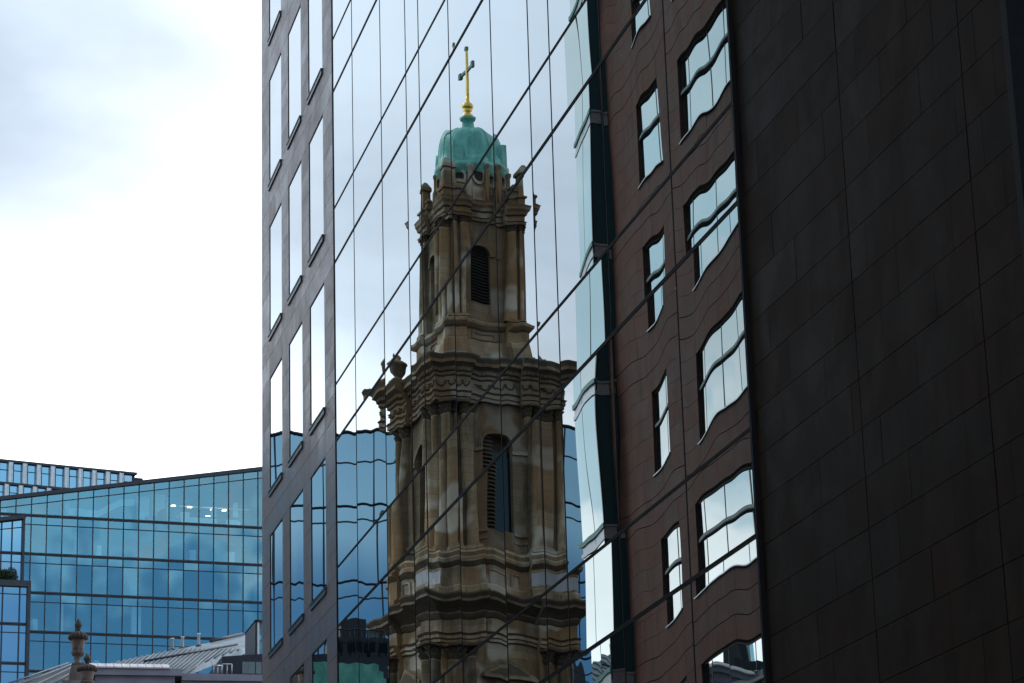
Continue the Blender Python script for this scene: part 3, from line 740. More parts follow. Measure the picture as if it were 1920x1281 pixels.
# shell-shaped copper hoods over the round windows of the diagonal sides
for q in (0, 2, 4, 6):
    a = q * PI / 4 + PI / 4; n = Vector((math.cos(a), math.sin(a), 0)); t = Vector((-n.y, n.x, 0)); h_ = MB()
    h_.rings([[tuple(n * (1.38 + dd * .75) + t * ww * s_ + Vector((0, 0, zz))) for ww, dd in ((-1, 0), (-.8, .34), (0, .46), (.8, .34), (1, 0))] for s_, zz in ((.34, zD(312)), (.34, zD(290)), (.28, zD(280)), (.16, zD(274)), (.04, zD(271)))], True, .3)
    h2 = h_.build('dome_hood', M['copper'], TW); h2.parent = dome
b = MB(); b.lathe(0, 0, [(.34, zD(231)), (.30, zD(226)), (.27, zD(213)), (.36, zD(212)), (.40, zD(208)), (.30, zD(207))], 16, .3); b.build('neck', M['copper'], TW)
b = MB()
b.lathe(0, 0, [(.30, zD(207)), (.26, zD(202)), (.15, zD(199)), (.13, zD(196)), (.22, zD(194)), (.17, zD(192)), (.26, zD(189)), (.29, zD(185)), (.24, zD(181)), (.12, zD(178)), (.09, zD(174)), (.07, zD(160))], 16, .5)
b.box(-.06, .06, -.06, .06, zD(176), zD(80), .5)
cr = b.build('cross', M['gold'], TW)
b = MB(); b.box(-.055, .055, -.85, .85, zD(118) - .07, zD(118) + .07, .5)
for s_ in (-1, 1): b.box(-.09, .09, s_ * .78 - .1, s_ * .78 + .1, zD(118) - .15, zD(118) + .15, .5)
b.box(-.09, .09, -.09, .09, zD(80) - .02, zD(80) + .16, .5)
ca = b.build('cross_arm', M['bronzeg'], TW); ca.parent = cr
# urns on the corners of the main cornice
for sx, sy in ((-1, -1), (1, -1), (1, 1), (-1, 1)):
    if (sx, sy) != (1, 1): continue
    f = MB(); X, Y = 2.95 * sx, 2.95 * sy; zb_ = z(668)
    f.rings([[(X + a * .34, Y + c * .34, zz) for a, c in ((-1, -1), (1, -1), (1, 1), (-1, 1))] for zz in (zb_, zb_ + .45)], True, .3)
    f.lathe(X, Y, [(.26, zb_ + .45), (.12, zb_ + .55), (.14, zb_ + .64), (.34, zb_ + .84), (.40, zb_ + 1.18), (.46, zb_ + 1.22), (.44, zb_ + 1.30), (.20, zb_ + 1.46), (.08, zb_ + 1.52), (.12, zb_ + 1.62), (.03, zb_ + 1.74)], 14, .3)
    f.build('corner_urn', M['ostone'], TW)
# downpipe with green stain
b = MB(); b.tube((3.1, 2.75, z(745)), (3.1, 2.75, z(812)), .12, 8); b.lathe(3.1, 2.75, [(.2, z(812)), (.2, z(806)), (.14, z(803))], 8); b.build('copper_downpipe', M['copper'], TW)
# lower storey: pilaster capitals and pediments
b = MB()
def low(T):
    zz = z(1281) + .2
    P_ = [(-1.15, zz), (1.15, zz), (1.15, zz + .14), (0, zz + .85), (-1.15, zz + .14)]
    n = 5; vs = [T(x, -3.35, q) for x, q in P_] + [T(x, -2.84, q) for x, q in P_]
    b.add(vs, [tuple(range(n))] + [(i, n + i, n + (i + 1) % n, (i + 1) % n) for i in range(n)], .3)
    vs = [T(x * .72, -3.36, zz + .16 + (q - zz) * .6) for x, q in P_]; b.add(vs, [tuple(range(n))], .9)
rot4(low)
b.build('pediment', M['ostone'], TW)
for q in range(4):
    c, s = round(math.cos(q * PI / 2)), round(math.sin(q * PI / 2))
    for cx in (-2.7, -1.85, 1.85, 2.7):
        x, y = cx * c + 3.2 * s, cx * s - 3.2 * c
        cm = MB(); column(cm, x, y, 9.5, z(1207), .33); cm.build('column', M['ostone'], TW)
done(TW)

# ================================================================== BLUE GLASS OFFICES
class Plane:
    def __init__(s, ox, oy, az, mirror=False):
        a = math.radians(az); s.e = (math.sin(a), math.cos(a)); s.n = (s.e[1], -s.e[0]) if True else None
        s.o = (ox, oy)
        if s.n[1] > 0: s.n = (-s.n[0], -s.n[1])
    def p(s, u, d, z): return (s.o[0] + s.e[0] * u + s.n[0] * d, s.o[1] + s.e[1] * u + s.n[1] * d, z)
def curtain(root, pl, u0, u1, pitch, uref, floors, zbot, roof, trans, mw=.085, md=.09, glass=None, band=.25, cap=.38, topoff=.80, hidden=lambda p: projpx(p)[0] > 495):
    """floors: z of slab bands from the top; roof(u) gives the sloping top line"""
    gl = MB(); roofm = MB()
    fb = lambda mb, a, c, d0, d1, z0, z1, t=.5: mb.add([pl.p(u, d, zz) for zz in (z0, z1) for d in (d0, d1) for u in (a, c)], [(0, 2, 3, 1), (4, 5, 7, 6), (0, 1, 5, 4), (2, 6, 7, 3), (0, 4, 6, 2), (1, 3, 7, 5)], t)
    us = []; k = math.ceil((u0 - uref) / pitch)
    while uref + k * pitch < u1: us.append(uref + k * pitch); k += 1
    edges = [u0] + [u for u in us if u0 + .1 < u < u1 - .1] + [u1]
    for u in edges:
        mul = MB(); fb(mul, u - mw / 2, u + mw / 2, -.05, md, zbot, roof(u)); mul.build('mullion', M['mull'], root)
    lv = list(floors) + [zbot]
    for zf in floors:
        bnd = MB(); fb(bnd, u0, u1, -.1, .12, zf - band / 2, zf - .05); fb(bnd, u0, u1, -.1, .16, zf + .0, zf + band / 2)
        fb(bnd, u0, u1, -.1, .06, zf - .05, zf); bnd.build('floor_band', M['band'], root)
        tr = MB(); fb(tr, u0, u1, -.05, .08, zf - trans - .035, zf - trans + .035); tr.build('transom', M['mull'], root)
    tr = MB(); count = 0
    for j, zf in enumerate(lv):
        for i in range(len(edges) - 1):
            a, c = edges[i], edges[i + 1]
            g1 = MB()
            zt0 = (roof(a), roof(c)) if j == 0 else (lv[j - 1],) * 2
            zm = (zt0[0] - topoff, zt0[1] - topoff) if j == 0 else (zt0[0] - trans,) * 2
            if zm[0] > zf + .1:
                g1.quad(pl.p(a, 0, zf), pl.p(c, 0, zf), pl.p(c, 0, zm[1]), pl.p(a, 0, zm[0]))
                g1.quad(pl.p(a, 0, zm[0]), pl.p(c, 0, zm[1]), pl.p(c, 0, zt0[1]), pl.p(a, 0, zt0[0]))
            else: g1.quad(pl.p(a, 0, zf), pl.p(c, 0, zf), pl.p(c, 0, zt0[1]), pl.p(a, 0, zt0[0]))
            if count < 100 and inframe(pl.p((a + c) / 2, 0, (zf + zm[0]) / 2)) and hidden is not None and not hidden(pl.p((a + c) / 2, 0, (zf + zm[0]) / 2)):
                g1.build('window_pane', glass or M['clearblue'], root, seed='face'); count += 1
            else: gl.v += []; kk = len(gl.v); gl.v += g1.v; gl.f += [tuple(q + kk for q in f_) for f_ in g1.f]; gl.t += g1.t; gl.sm += g1.sm
            if j: continue
            q = lambda d, za, zc, h: [pl.p(u, dd, zz) for (u, zz0) in ((a, za), (c, zc)) for dd in (-.05, d) for zz in (zz0, zz0 + h)]
            for mb, d, o, h in ((tr, .08, -topoff - .035, .07), (roofm, .30, -.05, cap)):
                vs = q(d, roof(a) + o, roof(c) + o, h)
                mb.add(vs, [(0, 1, 3, 2), (4, 6, 7, 5), (0, 4, 5, 1), (2, 3, 7, 6), (1, 5, 7, 3), (0, 2, 6, 4)], .5)
    tr.build('transom', M['mull'], root); roofm.build('roof_edge', M['band'], root)
    go = gl.build('window_pane', glass or M['clearblue'], root, seed='face'); go['kind'] = 'stuff'
    return fb
PB_ = Plane(16.944, 258.6, 83.4)
GB = empty('glass_office', (16.9, 258.6, 0), 'wide blue glass office block with charcoal mullions and a roofline rising to the right', 'building')
roof = lambda u: 66.28 + (u + 0.0) * .1755 + .02
fl = [62.60 - 3.84 * i for i in range(16)]
fbx = curtain(GB, PB_, -30, 22, 1.527, .53, fl, .5, roof, .90)
# interior: floors, back wall, partitions, furniture
b = MB()
for zf in fl: fbx(b, -30, 22, -9, -.15, zf - .12, zf + .12)
b.build('floor_slab', M['slabint'], GB)
b = MB(); fbx(b, -30, 22, -9.3, -9, .5, 62.6)
zz = [(roof(-30), roof(22))]
b.add([PB_.p(-30, -9, 62.6), PB_.p(12.1, -9, 62.6), PB_.p(12.1, -9, roof(12.1)), PB_.p(-30, -9, roof(-30))], [(0, 1, 2, 3)], .5)
b.add([PB_.p(12.1, -9, 64.7), PB_.p(22, -9, 64.7), PB_.p(22, -9, roof(22)), PB_.p(12.1, -9, roof(12.1))], [(0, 1, 2, 3)], .5)
fbx(b, -30.1, -30, -9, 0, .5, 61); fbx(b, 22, 22.1, -9, 0, .5, 62); b.build('back_wall', M['inter'], GB)
b = MB(); b.add([PB_.p(-30, 0, roof(-30) + .33), PB_.p(22, 0, roof(22) + .33), PB_.p(22, -9.2, roof(22) + .3), PB_.p(-30, -9.2, roof(-30) + .3)], [(0, 1, 2, 3)], .5)
b.add([PB_.p(-30, -.05, roof(-30) + .0), PB_.p(22, -.05, roof(22)), PB_.p(22, -9.2, roof(22)), PB_.p(-30, -9.2, roof(-30))], [(0, 1, 2, 3)], .5)
b.build('roof', M['band'], GB)
rnd = random.Random(4)
wh = MB(); dk = MB(); lampb = MB()
for i, zf in enumerate(fl[:6]):
    u = -14.0
    while u < 13.5:
        r = rnd.random(); w_ = rnd.uniform(.3, 1.6)
        if r < .32: fbx(wh, u, u + w_ * .6, -rnd.uniform(1.5, 5), -1.2, zf + .12, zf + rnd.choice((.8, 1.5, 3.3)))
        elif r < .55: fbx(dk, u, u + w_, -rnd.uniform(2, 6), -1.0, zf + .12, zf + rnd.uniform(.7, 1.8))
        u += w_ + rnd.uniform(.4, 2.6)
zt_ = 62.72
for a, c, h in ((-6.3, -5.9, 2.3), (.9, 2.2, 3.1), (2.5, 3.8, 3.4), (4.0, 4.3, 3.2), (8.7, 9.1, 2.3), (11.0, 11.35, 3.0)): fbx(wh, a, c, -3.2, -2.6, zt_, zt_ + h)
for a, c, h in ((1.6, 3.6, .8), (4.1, 5.3, .85), (5.7, 9.0, 1.1), (9.2, 11.2, 1.2)): fbx(dk, a, c, -2.2, -1.4, zt_, zt_ + h)
for a, c, h in ((5.8, 8.8, 1.05), (9.3, 11.1, 1.0)): fbx(wh, a, c, -1.5, -1.1, zt_ + .1, zt_ + h - .2)
# stair parapet seen through the top storey
for (u0, z0, u1, z1) in ((-6.2, 63.7, -4.6, 63.7), (-4.6, 63.6, -3.2, 63.6), (-3.2, 63.6, -.9, 64.9), (-.9, 64.9, .5, 65.0)):
    b_ = [PB_.p(u0, -2, z0 - .35), PB_.p(u1, -2, z1 - .35), PB_.p(u1, -2, z1 + .35), PB_.p(u0, -2, z0 + .35), PB_.p(u0, -2.2, z0 - .35), PB_.p(u1, -2.2, z1 - .35), PB_.p(u1, -2.2, z1 + .35), PB_.p(u0, -2.2, z0 + .35)]
    wh.add(b_, [(0, 1, 2, 3), (7, 6, 5, 4), (3, 2, 6, 7), (0, 4, 5, 1)], .5)
fbx(wh, 5.6, 13, -4.2, -4.1, 65.35, 65.47)
wh.build('white_partition', M['white'], GB); dk.build('cabinet', M['wood'], GB)
for a, h in ((4.7, 2.55), (6.4, 2.5), (8.8, 2.35), (10.0, 2.35), (8.3, 1.65)):
    lb = MB(); fbx(lb, a, a + .42, -3.9, -3.6, zt_ + h, zt_ + h + .10); lb.build('lamp', M['lamp'], GB)
# ---- nearer wing of the glass office at the left edge
PW = Plane(PB_.o[0] + PB_.n[0] * 14, PB_.o[1] + PB_.n[1] * 14, 83.4)
def hitp(x, y, pl):
    r = ray(x, y); nn = (-pl.e[1], pl.e[0]); t = ((pl.o[0] - CAM.x) * nn[0] + (pl.o[1] - CAM.y) * nn[1]) / (r.x * nn[0] + r.y * nn[1]); p = CAM + r * t
    return (p.x - pl.o[0]) * pl.e[0] + (p.y - pl.o[1]) * pl.e[1], p.z
WG = empty('glass_wing', (0, 244, 0), 'lower glass wing with a planted terrace at the far left edge', 'building')
uR1, zR1 = hitp(43, 972, PW); uL1, zL1 = hitp(0, 979, PW); uB, zB_ = hitp(50, 1087, PW); uR2, _ = hitp(57, 1100, PW)
slope = (zR1 - zL1) / (uR1 - uL1)
# upper part set back behind the terrace
PW2 = Plane(PW.o[0] - PW.n[0] * 3.0, PW.o[1] - PW.n[1] * 3.0, 83.4)
uu, zz1 = hitp(43, 973, PW2); _, zf1 = hitp(20, 1037, PW2)
fb2 = curtain(WG, PW2, uu - 16, uu, .98, uu, [zf1], zB_ - .2, lambda u: zz1 + (u - uu) * .16, .85, .12, .10, M['blueglass'])
b = MB(); fb2(b, uu - 16, uu + .14, -.5, .45, zB_ - .2, zB_ + .0); fb2(b, uu - .05, uu + .16, -.3, .4, zB_ - .1, zz1 + .15)
b.add([PW2.p(uu - 16, .5, zz1 - 2.5), PW2.p(uu + .2, .5, zz1 + .25), PW2.p(uu + .2, .5, zz1 - .02), PW2.p(uu - 16, .5, zz1 - 2.8)], [(0, 1, 2, 3)], .5)
b.build('frame', M['band'], WG)
_, z1a = hitp(25, 1098, PW); _, z1b = hitp(25, 1170, PW); _, z1c = hitp(25, 1244, PW)
fb3 = curtain(WG, PW, uR2 - 18, uR2 - .28, 1.56, hitp(36, 1150, PW)[0], [z1b, z1c] + [z1c - 3.9 * i for i in range(1, 9)], .5, lambda u: z1a, .8, .12, .10, M['blueglass'])
b = MB(); fb3(b, uR2 - 18, uR2, -3, .35, z1a - .1, z1a + .45); fb3(b, uR2 - .30, uR2, -3, .35, .5, z1a - .1)
fb3(b, uR2 - 18, uR2 - .3, -3, -.4, .5, z1a - .15); b.build('parapet', M['band'], WG)
# terrace planting
rl = random.Random(3)
for cx, hh in ((26, .95), (13, .75), (2, .8)):
    u, _ = hitp(cx, 1080, PW)
    lf = MB(); st = MB()
    for i in range(900):
        a = Vector((rl.gauss(0, 1), rl.gauss(0, 1), rl.gauss(0, 1))).normalized() * rl.random() ** .4
        c = Vector(PW.p(u + a.x * .62, -1.2 + a.y * .5, z1a + 1.05 + a.z * hh)); s_ = rl.uniform(.05, .13)
        d1 = Vector((rl.gauss(0, 1), rl.gauss(0, 1), rl.gauss(0, 1))).normalized() * s_; d2 = d1.orthogonal().normalized() * s_ * .6
        lf.add([c - d1, c + d2, c + d1, c - d2], [(0, 1, 2, 3)])
    bush = empty('terrace_shrub', PW.p(u, -1.2, z1a + .45), {26: 'dark clipped shrub nearest the right end of the glass wing terrace', 13: 'small dark shrub in the middle of the glass wing terrace', 2: 'dark shrub on the terrace at the very left edge'}[cx], 'shrub', 'shrubs on the glass wing terrace')
    lf.build('foliage', M['leaf'], bush)
    for q in range(3): st.tube(PW.p(u + (q - 1) * .15, -1.2, z1a + .45), PW.p(u + (q - 1) * .3, -1.2, z1a + 1.2), .03, 5)
    st.build('stem', M['wood'], bush)
# ---- building with pale fins behind
PF = Plane(14.135, 329.116, 75)
FB = empty('finned_office', (5, 327, 0), 'distant office with pale vertical fins above the sloping glass roofline', 'building')
ft = 86.2
def ffb(mb, a, c, d0, d1, z0, z1, t=.5): mb.add([PF.p(u, d, zz) for zz in (z0, z1) for d in (d0, d1) for u in (a, c)], [(0, 2, 3, 1), (4, 5, 7, 6), (0, 1, 5, 4), (2, 6, 7, 3), (0, 4, 6, 2), (1, 3, 7, 5)], t)
b = MB(); ffb(b, -25, 11.1, -15, -.5, 0, ft - .2); b.build('body', M['panel'], FB)
b = MB(); ffb(b, -12, 11.1, -.5, .35, ft - .30, ft); b.build('roof_edge', M['band'], FB)
for k in range(3):
    zf = ft - 2.95 - 2.85 * k
    b = MB(); ffb(b, -12, 11.1, -.5, .30, zf - .22, zf + .05); b.build('floor_band', M['band'], FB)
    off = 0 if k == 0 else -.45 * (k % 2)
    zt0, zb0 = (ft - .3, zf + .05) if k == 0 else (zf + 2.85 - .22, zf + .05)
    for j in range(-2, 9):
        u = -5.1 + 1.83 * j + (off if k else 0)
        if u > 10.8: continue
        u9 = min(u + 1.0, 11.0)
        gl = MB(); gl.quad(PF.p(u, -.1, zb0), PF.p(u9, -.1, zb0), PF.p(u9, -.1, zt0), PF.p(u, -.1, zt0)); wo = gl.build('window', M['blueglass'], FB, seed='face')
        tr = MB(); ffb(tr, u, u9, -.09, 0, zt0 - 1.0, zt0 - .93); to = tr.build('transom', M['mull'], FB); to.parent = wo
        if u + 1.6 < 11.1:
            fn = MB()
            for q, wq in ((1.02, .12), (1.20, .20), (1.46, .10)): ffb(fn, u + q, u + q + wq, -.1, .45 - .1 * (q > 1.1), zb0, zt0)
            fn.build('fin', M['fin'], FB)
b = MB(); ffb(b, 11.1, 12.25, -8, -.6, ft - 3, ft - .45); b.build('plant_room', M['panel'], FB)

# ---- blue glass block reflected behind the church tower
a_ = -100
PR = Plane(-20.1, 152.0, 100); PR.e = (-math.sin(math.radians(100)), math.cos(math.radians(100))); PR.n = (PR.e[1], -PR.e[0])
if PR.n[1] > 0: PR.n = (-PR.n[0], -PR.n[1])
RB = empty('mirrored_office', (-20, 152, 0), 'flat roofed blue glass office mirrored behind the church tower', 'building')
rf = [39.0 - 4.65 * i for i in range(8)]
fr_ = curtain(RB, PR, -17.5, 45, 3.0, 0, [38.85 - 4.65 * i for i in range(8)], .5, lambda u: 43.4 + .02 * u, .93, .14, .05, M['blueglass'], .09, .08, 1.9)
b = MB(); fr_(b, -17.5, 45, -20, -.2, 0, 42.9); b.build('body', M['panel'], RB)
# dark roof pavilion and green roof low in the mirror
def vm(x, y, d):                                  # photo pixel on the mirrored side -> real place
    p = pt(x, y, d); return (-p.x, p.y, p.z)
c0 = vm(672, 1215, 105)
RP = empty('roof_pavilion', (c0[0], c0[1], 0), 'dark railed rooftop pavilion low in the mirror left of the tower', 'building')
b = MB(); X, Y, Z = c0
b.box(X - .9, X + 3.2, Y, Y + 8, 0, Z - .3); b.box(X - 1.0, X + 1.0, Y, Y + 3, Z - .3, Z + .45); b.box(X - .3, X + .5, Y + .5, Y + 2, Z + .45, Z + 1.3); b.build('body', M['panel'], RP)
b = MB()
for i in range(14): b.tube((X - .8 + i * .28, Y, Z - .3), (X - .8 + i * .28, Y, Z + .75), .03, 5)
b.tube((X - .85, Y, Z + .75), (X + 2.9, Y, Z + .75), .03, 5); b.tube((X - .85, Y, Z + .25), (X + 2.9, Y, Z + .25), .03, 5); b.build('railing', M['bronze'], RP)
b = MB()
for i in range(4): b.box(X - .9 + i * .48, X - .55 + i * .48, Y - .02, Y + .02, Z - .15, Z + .3)
b.build('window', M['blueglass'], RP)
c1 = vm(698, 1285, 96)
CR = empty('copper_roof_house', (c1[0], c1[1], 0), 'small building with ribbed green copper roof below the mirrored tower', 'building')
X, Y, Z = c1
b = MB(); b.box(X - .5, X + 2.6, Y, Y + 6, 0, Z - .8); b.build('wall', M['ostone'], CR)
b = MB()
for i in range(6): b.box(X - .65 + i * .12, X + 2.7, Y - .25 + i * .12, Y + 6, Z - .8 + i * .28, Z - .56 + i * .28)
for i in range(6): b.box(X - .58 + i * .12, X + 2.6, Y - .18 + i * .12, Y + 5.9, Z - .56 + i * .28, Z - .52 + i * .28)
b.build('roof', M['copper'], CR)

# ================================================================== FOREGROUND ROOFS, URNS
# metal roof
RH = empty('metal_roofed_hall', (8, 128, 0), 'low hall with a sloping standing seam metal roof beside the granite building', 'building')
A = pt(190, 1249, 127); B_ = pt(478, 1187, 140); C_ = pt(482, 1196, 138.5); D_ = pt(452, 1219, 131); E_ = pt(415, 1231, 126); F_ = pt(345, 1259, 118); Gp = pt(170, 1262, 120)
# one roof plane through A, B and the eave
n_ = (B_ - F_).cross(A - F_).normalized()
def onroof(x, y):
    r = ray(x, y); t = (F_ - CAM).dot(n_) / r.dot(n_); return CAM + r * t
poly = [onroof(*q) for q in ((165, 1262), (185, 1250), (238, 1238), (478, 1187), (482, 1196), (468, 1210), (452, 1219), (415, 1231), (345, 1259), (340, 1275), (170, 1278))]
dn = n_ if n_.z < 0 else -n_
b = MB(); k = len(poly); vs = poly + [p + dn * .25 for p in poly]
b.add(vs, [tuple(range(k)), tuple(reversed(range(k, 2 * k)))] + [(i, (i + 1) % k, k + (i + 1) % k, k + i) for i in range(k)], .5)
b.build('roof', M['zinc'], RH)
b = MB(); upn = -dn
def inside(px, py):
    P_ = [(165, 1262), (185, 1250), (238, 1238), (478, 1187), (482, 1196), (468, 1210), (452, 1219), (415, 1231), (345, 1259), (340, 1275), (170, 1278)]
    c = False
    for i in range(len(P_)):
        (x0, y0), (x1, y1) = P_[i], P_[i - 1]
        if (y0 > py) != (y1 > py) and px < (x1 - x0) * (py - y0) / (y1 - y0) + x0: c = not c
    return c
for i in range(-4, 46):                           # standing seams
    x0 = 170 + i * 8.2; pts = []
    for q in range(60):
        xx = x0 + q * 1.4; yy = 1285 - q * 1.4 * .82
        if inside(xx, yy): pts.append((xx, yy))
    if len(pts) > 2:
        b.tube(onroof(*pts[0]) + upn * .04, onroof(*pts[-1]) + upn * .04, .045, 4)
b.build('standing_seam', M['seam'], RH)
b = MB(); b.tube(onroof(271, 1244) + upn * .1, onroof(445, 1212) + upn * .1, .06, 6); b.build('roof_rail', M['mull'], RH)
b = MB(); b.tube(onroof(395, 1207) + upn * .12, onroof(455, 1193) + upn * .12, .08, 6); b.build('roof_rail', M['mull'], RH)
b = MB(); q0 = onroof(240, 1290); b.box(q0.x - 2, 22, 142, 150, 0, 22); b.build('wall', M['render'], RH)
for (x, yt, yb_), lb in zip(((323, 1197, 1219), (342, 1194, 1216), (372.5, 1188, 1212)), ('white flue pipe leftmost of three on the metal roof', 'white flue pipe in the middle of three on the metal roof', 'white flue pipe rightmost and highest of three on the metal roof')):
    p0 = onroof(x, yb_); p1 = pt(x, yt, math.hypot(p0.x - CAM.x, p0.y - CAM.y))
    o = empty('roof_flue', p0, lb, 'flue', 'white flues on the metal roof')
    b = MB(); b.lathe(p0.x, p0.y, [(.075, p0.z - .1), (.075, p1.z - .05), (.095, p1.z - .05), (.095, p1.z)], 12); b.build('pipe', M['flue'], o)
    b = MB(); b.lathe(p0.x, p0.y, [(.19, p0.z - .12), (.15, p0.z + .04), (.09, p0.z + .08)], 12); b.build('flashing', M['mull'], o)
# dark glazed volume right of the roof
DV = empty('dark_rooftop_box', (12, 112, 0), 'dark clad rooftop storey with a glazed corner beside the granite wall', 'building')
q0 = pt(416, 1264, 112); q1 = pt(500, 1264, 112); zt1 = pt(430, 1231, 112).z; zt2 = pt(492, 1217, 112).z
b = MB(); b.prism([(q0.x, q0.z - 4), (q1.x + 3, q0.z - 4), (q1.x + 3, zt2 + .1), (q0.x, zt1)], 'y', q0.y, q0.y + 8); b.build('wall', M['panel'], DV)
b = MB(); w0 = pt(455, 1240, 112); w1 = pt(492, 1262, 112)
for a, c in ((0, .66), (.70, 1.0)): b.quad((w0.x + (w1.x - w0.x) * a, q0.y - .03, w1.z), (w0.x + (w1.x - w0.x) * c, q0.y - .03, w1.z), (w0.x + (w1.x - w0.x) * c, q0.y - .03, w0.z), (w0.x + (w1.x - w0.x) * a, q0.y - .03, w0.z))
b.build('window', M['blueglass'], DV, seed='face')
g0 = pt(478, 1222, 118); g1 = pt(498, 1163, 118)
b = MB(); b.box(g0.x, g0.x + .10, g0.y - .05, g0.y + 3, g0.z - 1, g1.z); b.box(g0.x, g1.x, g0.y - .05, g0.y + 3, g1.z - .08, g1.z + .02); b.build('glazing_frame', M['mull'], DV)
b = MB(); b.box(g0.x + .10, g0.x + .20, g0.y, g0.y + 2.9, g0.z - 1, g1.z - .08); b.build('white_mullion', M['white'], DV)
b = MB(); b.box(g0.x + .2, g1.x, g0.y + .1, g0.y + 2.9, g0.z - 1, g1.z - .08); b.build('glazing', M['clearblue'], DV)
b = MB()
for x0, x1, y0, y1 in ((401, 416, 1248, 1262), (417, 435, 1245, 1262)):
    a, c = pt(x0, y1, 108), pt(x1, y0, 108)
    for xx in (a.x, (a.x + c.x) / 2, c.x): b.tube((xx, a.y, a.z - .1), (xx, a.y, c.z), .025, 5)
    b.tube((a.x, a.y, c.z), (c.x, a.y, c.z), .025, 5)
o = b.build('safety_rail', M['alu']); tag(o, 'thin metal guard rail standing on the grey parapet before the dark storey', 'railing')
# grey parapet and pinkish coping
GP = empty('parapet_building', (1, 100, 0), 'grey rendered parapet wall capped with pinkish coping stones', 'building')
a, c, d = pt(172, 1255, 100), pt(341, 1255, 100), pt(500, 1262, 100)
zl = lambda y: pt(250, y, 100).z
b = MB(); b.box(a.x, c.x, 99.2, 103, zl(1268), zl(1255)); b.box(a.x + .12, c.x - .25, 99.35, 103, 0, zl(1268.3)); b.box(c.x + .01, d.x + .5, 99.3, 103, zl(1275.5), zl(1263)); b.box(c.x + .01, d.x + .5, 99.42, 103, 0, zl(1275.8)); b.build('wall', M['render'], GP)
n = 10
for i in range(n):
    x0, x1 = a.x - .1 + (c.x - .35 - a.x) * i / n, a.x - .1 + (c.x - .35 - a.x) * (i + 1) / n
    cs = MB(); zc = zl(1254.8)
    cs.prism([(99.12, zc - .02), (101.2, zc), (101.2, zc + .25), (99.62, zc + .23), (99.12, zc + .03)], 'x', x0 + .012, x1 - .012); cs.build('coping_stone', M['coping'], GP)
# dark pitched glazing bars, bottom left
SR = empty('skylight_roof', (-4, 96, 0), 'dark ribbed skylight roof at the bottom left behind the stone urns', 'roof')
b = MB(); l0 = pt(15, 1285, 96); l1 = pt(128, 1246, 104); l2 = pt(150, 1290, 92)
b.add([l0, l2, l1 + Vector((1.2, 0, 0)), l1], [(0, 1, 2, 3)], .5); b.box(-9, -2.5, 97, 106, 0, l0.z - .5); b.build('roof', M['greyroof'], SR)
b = MB()
for i in range(6):
    f_ = i / 5; s0 = l0.lerp(l2, f_) + Vector((0, 0, .06)); s1 = l1.lerp(l1 + Vector((1.2, 0, 0)), f_) + Vector((0, 0, .06))
    b.tube(s0, s1, .035, 5)
b.build('glazing_bar', M['seam'], SR)
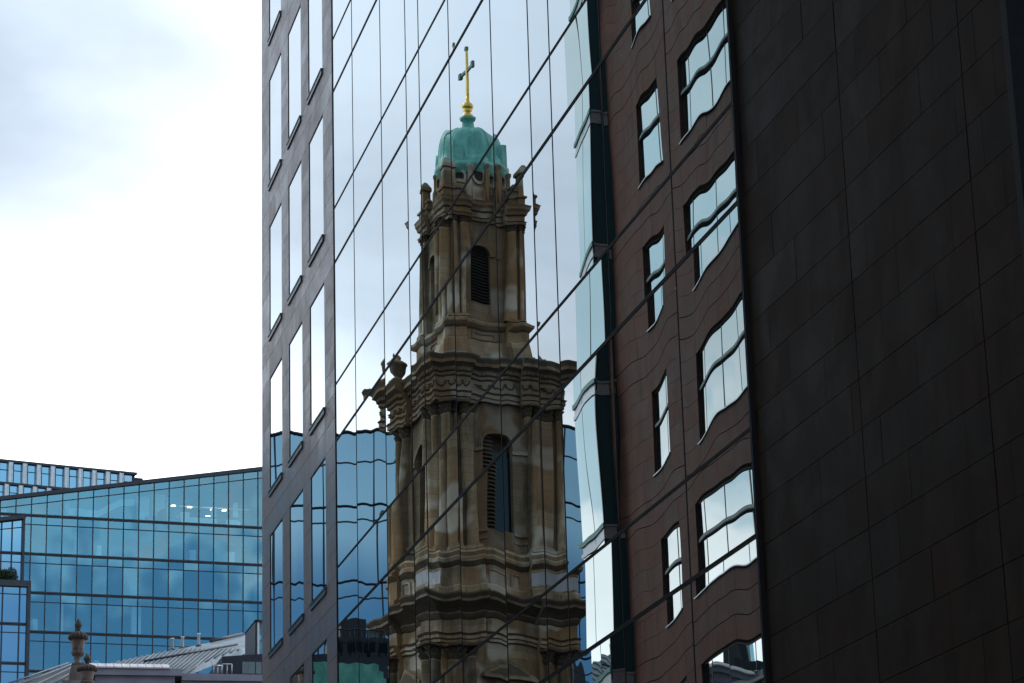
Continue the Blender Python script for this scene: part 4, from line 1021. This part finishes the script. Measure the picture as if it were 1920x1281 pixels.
# stone urns on piers
def urn(px, ytop, ybase, d, wpx, label):
    o0 = pt(px, ybase, d); top = pt(px, ytop, d).z; H = top - o0.z; R = wpx / 2 / 4981 * (o0 - CAM).length
    o = empty('stone_urn', o0, label, 'urn', 'stone urns on piers at the bottom left')
    Z = lambda f_: o0.z + H * f_
    b = MB()
    b.rings([[(o0.x + s * .62 * R, o0.y + t * .62 * R, zz) for s, t in ((-1, -1), (1, -1), (1, 1), (-1, 1))] for zz in (Z(0), Z(.035))], True, .5)
    b.lathe(o0.x, o0.y, [(R * .55, Z(.035)), (R * .36, Z(.07)), (R * .26, Z(.14)), (R * .32, Z(.17)), (R * .46, Z(.20))], 24, .6)
    b.build('foot', M['urnstone'], o)
    b = MB(); b.lathe(o0.x, o0.y, [(R * .44, Z(.19)), (R * .62, Z(.23)), (R * .67, Z(.28)), (R * .58, Z(.31))], 96, .45, True, wob=lambda k: .94 + .12 * abs(math.cos(k * PI / 6)))
    b.lathe(o0.x, o0.y, [(R * .58, Z(.30)), (R * .64, Z(.40)), (R * .72, Z(.50)), (R * .80, Z(.535))], 32, .7); b.build('bowl', M['urnstone'], o)
    b = MB(); b.lathe(o0.x, o0.y, [(R * .78, Z(.53)), (R * .98, Z(.56)), (R * 1.0, Z(.60)), (R * .86, Z(.66)), (R * .60, Z(.70)), (R * .36, Z(.72)), (R * .20, Z(.735))], 96, 0., True, wob=lambda k: .90 + .18 * abs(math.cos(k * PI / 6))); b.build('gadrooned_lid', M['urnstone'], o)
    b = MB(); b.lathe(o0.x, o0.y, [(R * .18, Z(.73)), (R * .20, Z(.76)), (R * .26, Z(.78)), (R * .20, Z(.80)), (R * .34, Z(.83)), (R * .36, Z(.87)), (R * .28, Z(.92)), (R * .12, Z(.97)), (R * .04, Z(1.0))], 12, .1, True, wob=lambda k: 1 + .18 * (k % 2))
    for q in range(5):
        a = q * 1.26; b.add([(o0.x + R * .30 * math.cos(a), o0.y + R * .30 * math.sin(a), Z(.85)), (o0.x + R * .30 * math.cos(a + .9), o0.y + R * .30 * math.sin(a + .9), Z(.85)), (o0.x + R * .24 * math.cos(a + .3), o0.y + R * .24 * math.sin(a + .3), Z(.97 + .03 * (q % 2)))], [(0, 1, 2)], .1)
    b.build('flame_finial', M['urnstone'], o)
    return o0
u1 = urn(145.5, 1160, 1248, 80, 35, 'taller stone urn with gadrooned lid and flame finial on its pier')
u2 = urn(162.5, 1225, 1300, 78, 37, 'lower stone urn in front and right of the taller one, cut by the frame')
for (u, w_, lb) in ((u1, .62, 'pale stone pier under the taller urn'), (u2, .5, 'pale stone pier under the lower urn')):
    o = empty('stone_pier', (u.x, u.y, 0), lb, 'pier')
    b = MB(); k_ = w_ * .42
    b.rings([[(u.x + s * k_ * h, u.y + t * k_ * h, zz) for s, t in ((-1, -1), (1, -1), (1, 1), (-1, 1))] for h, zz in ((1.0, u.z - 1.6), (1.0, u.z - .30), (.9, u.z - .2), (.75, u.z - .06), (.62, u.z))], True, .6)
    b.build('cap', M['urnstone'], o)
    b = MB(); b.box(u.x - w_ * .8, u.x + w_ * .8, u.y - w_ * .5, u.y + w_ * .8, 0, u.z - .50 if u is u1 else u.z - .8, .5); b.build('shaft', M['palestone'], o)
print('objects', len(bpy.data.objects))
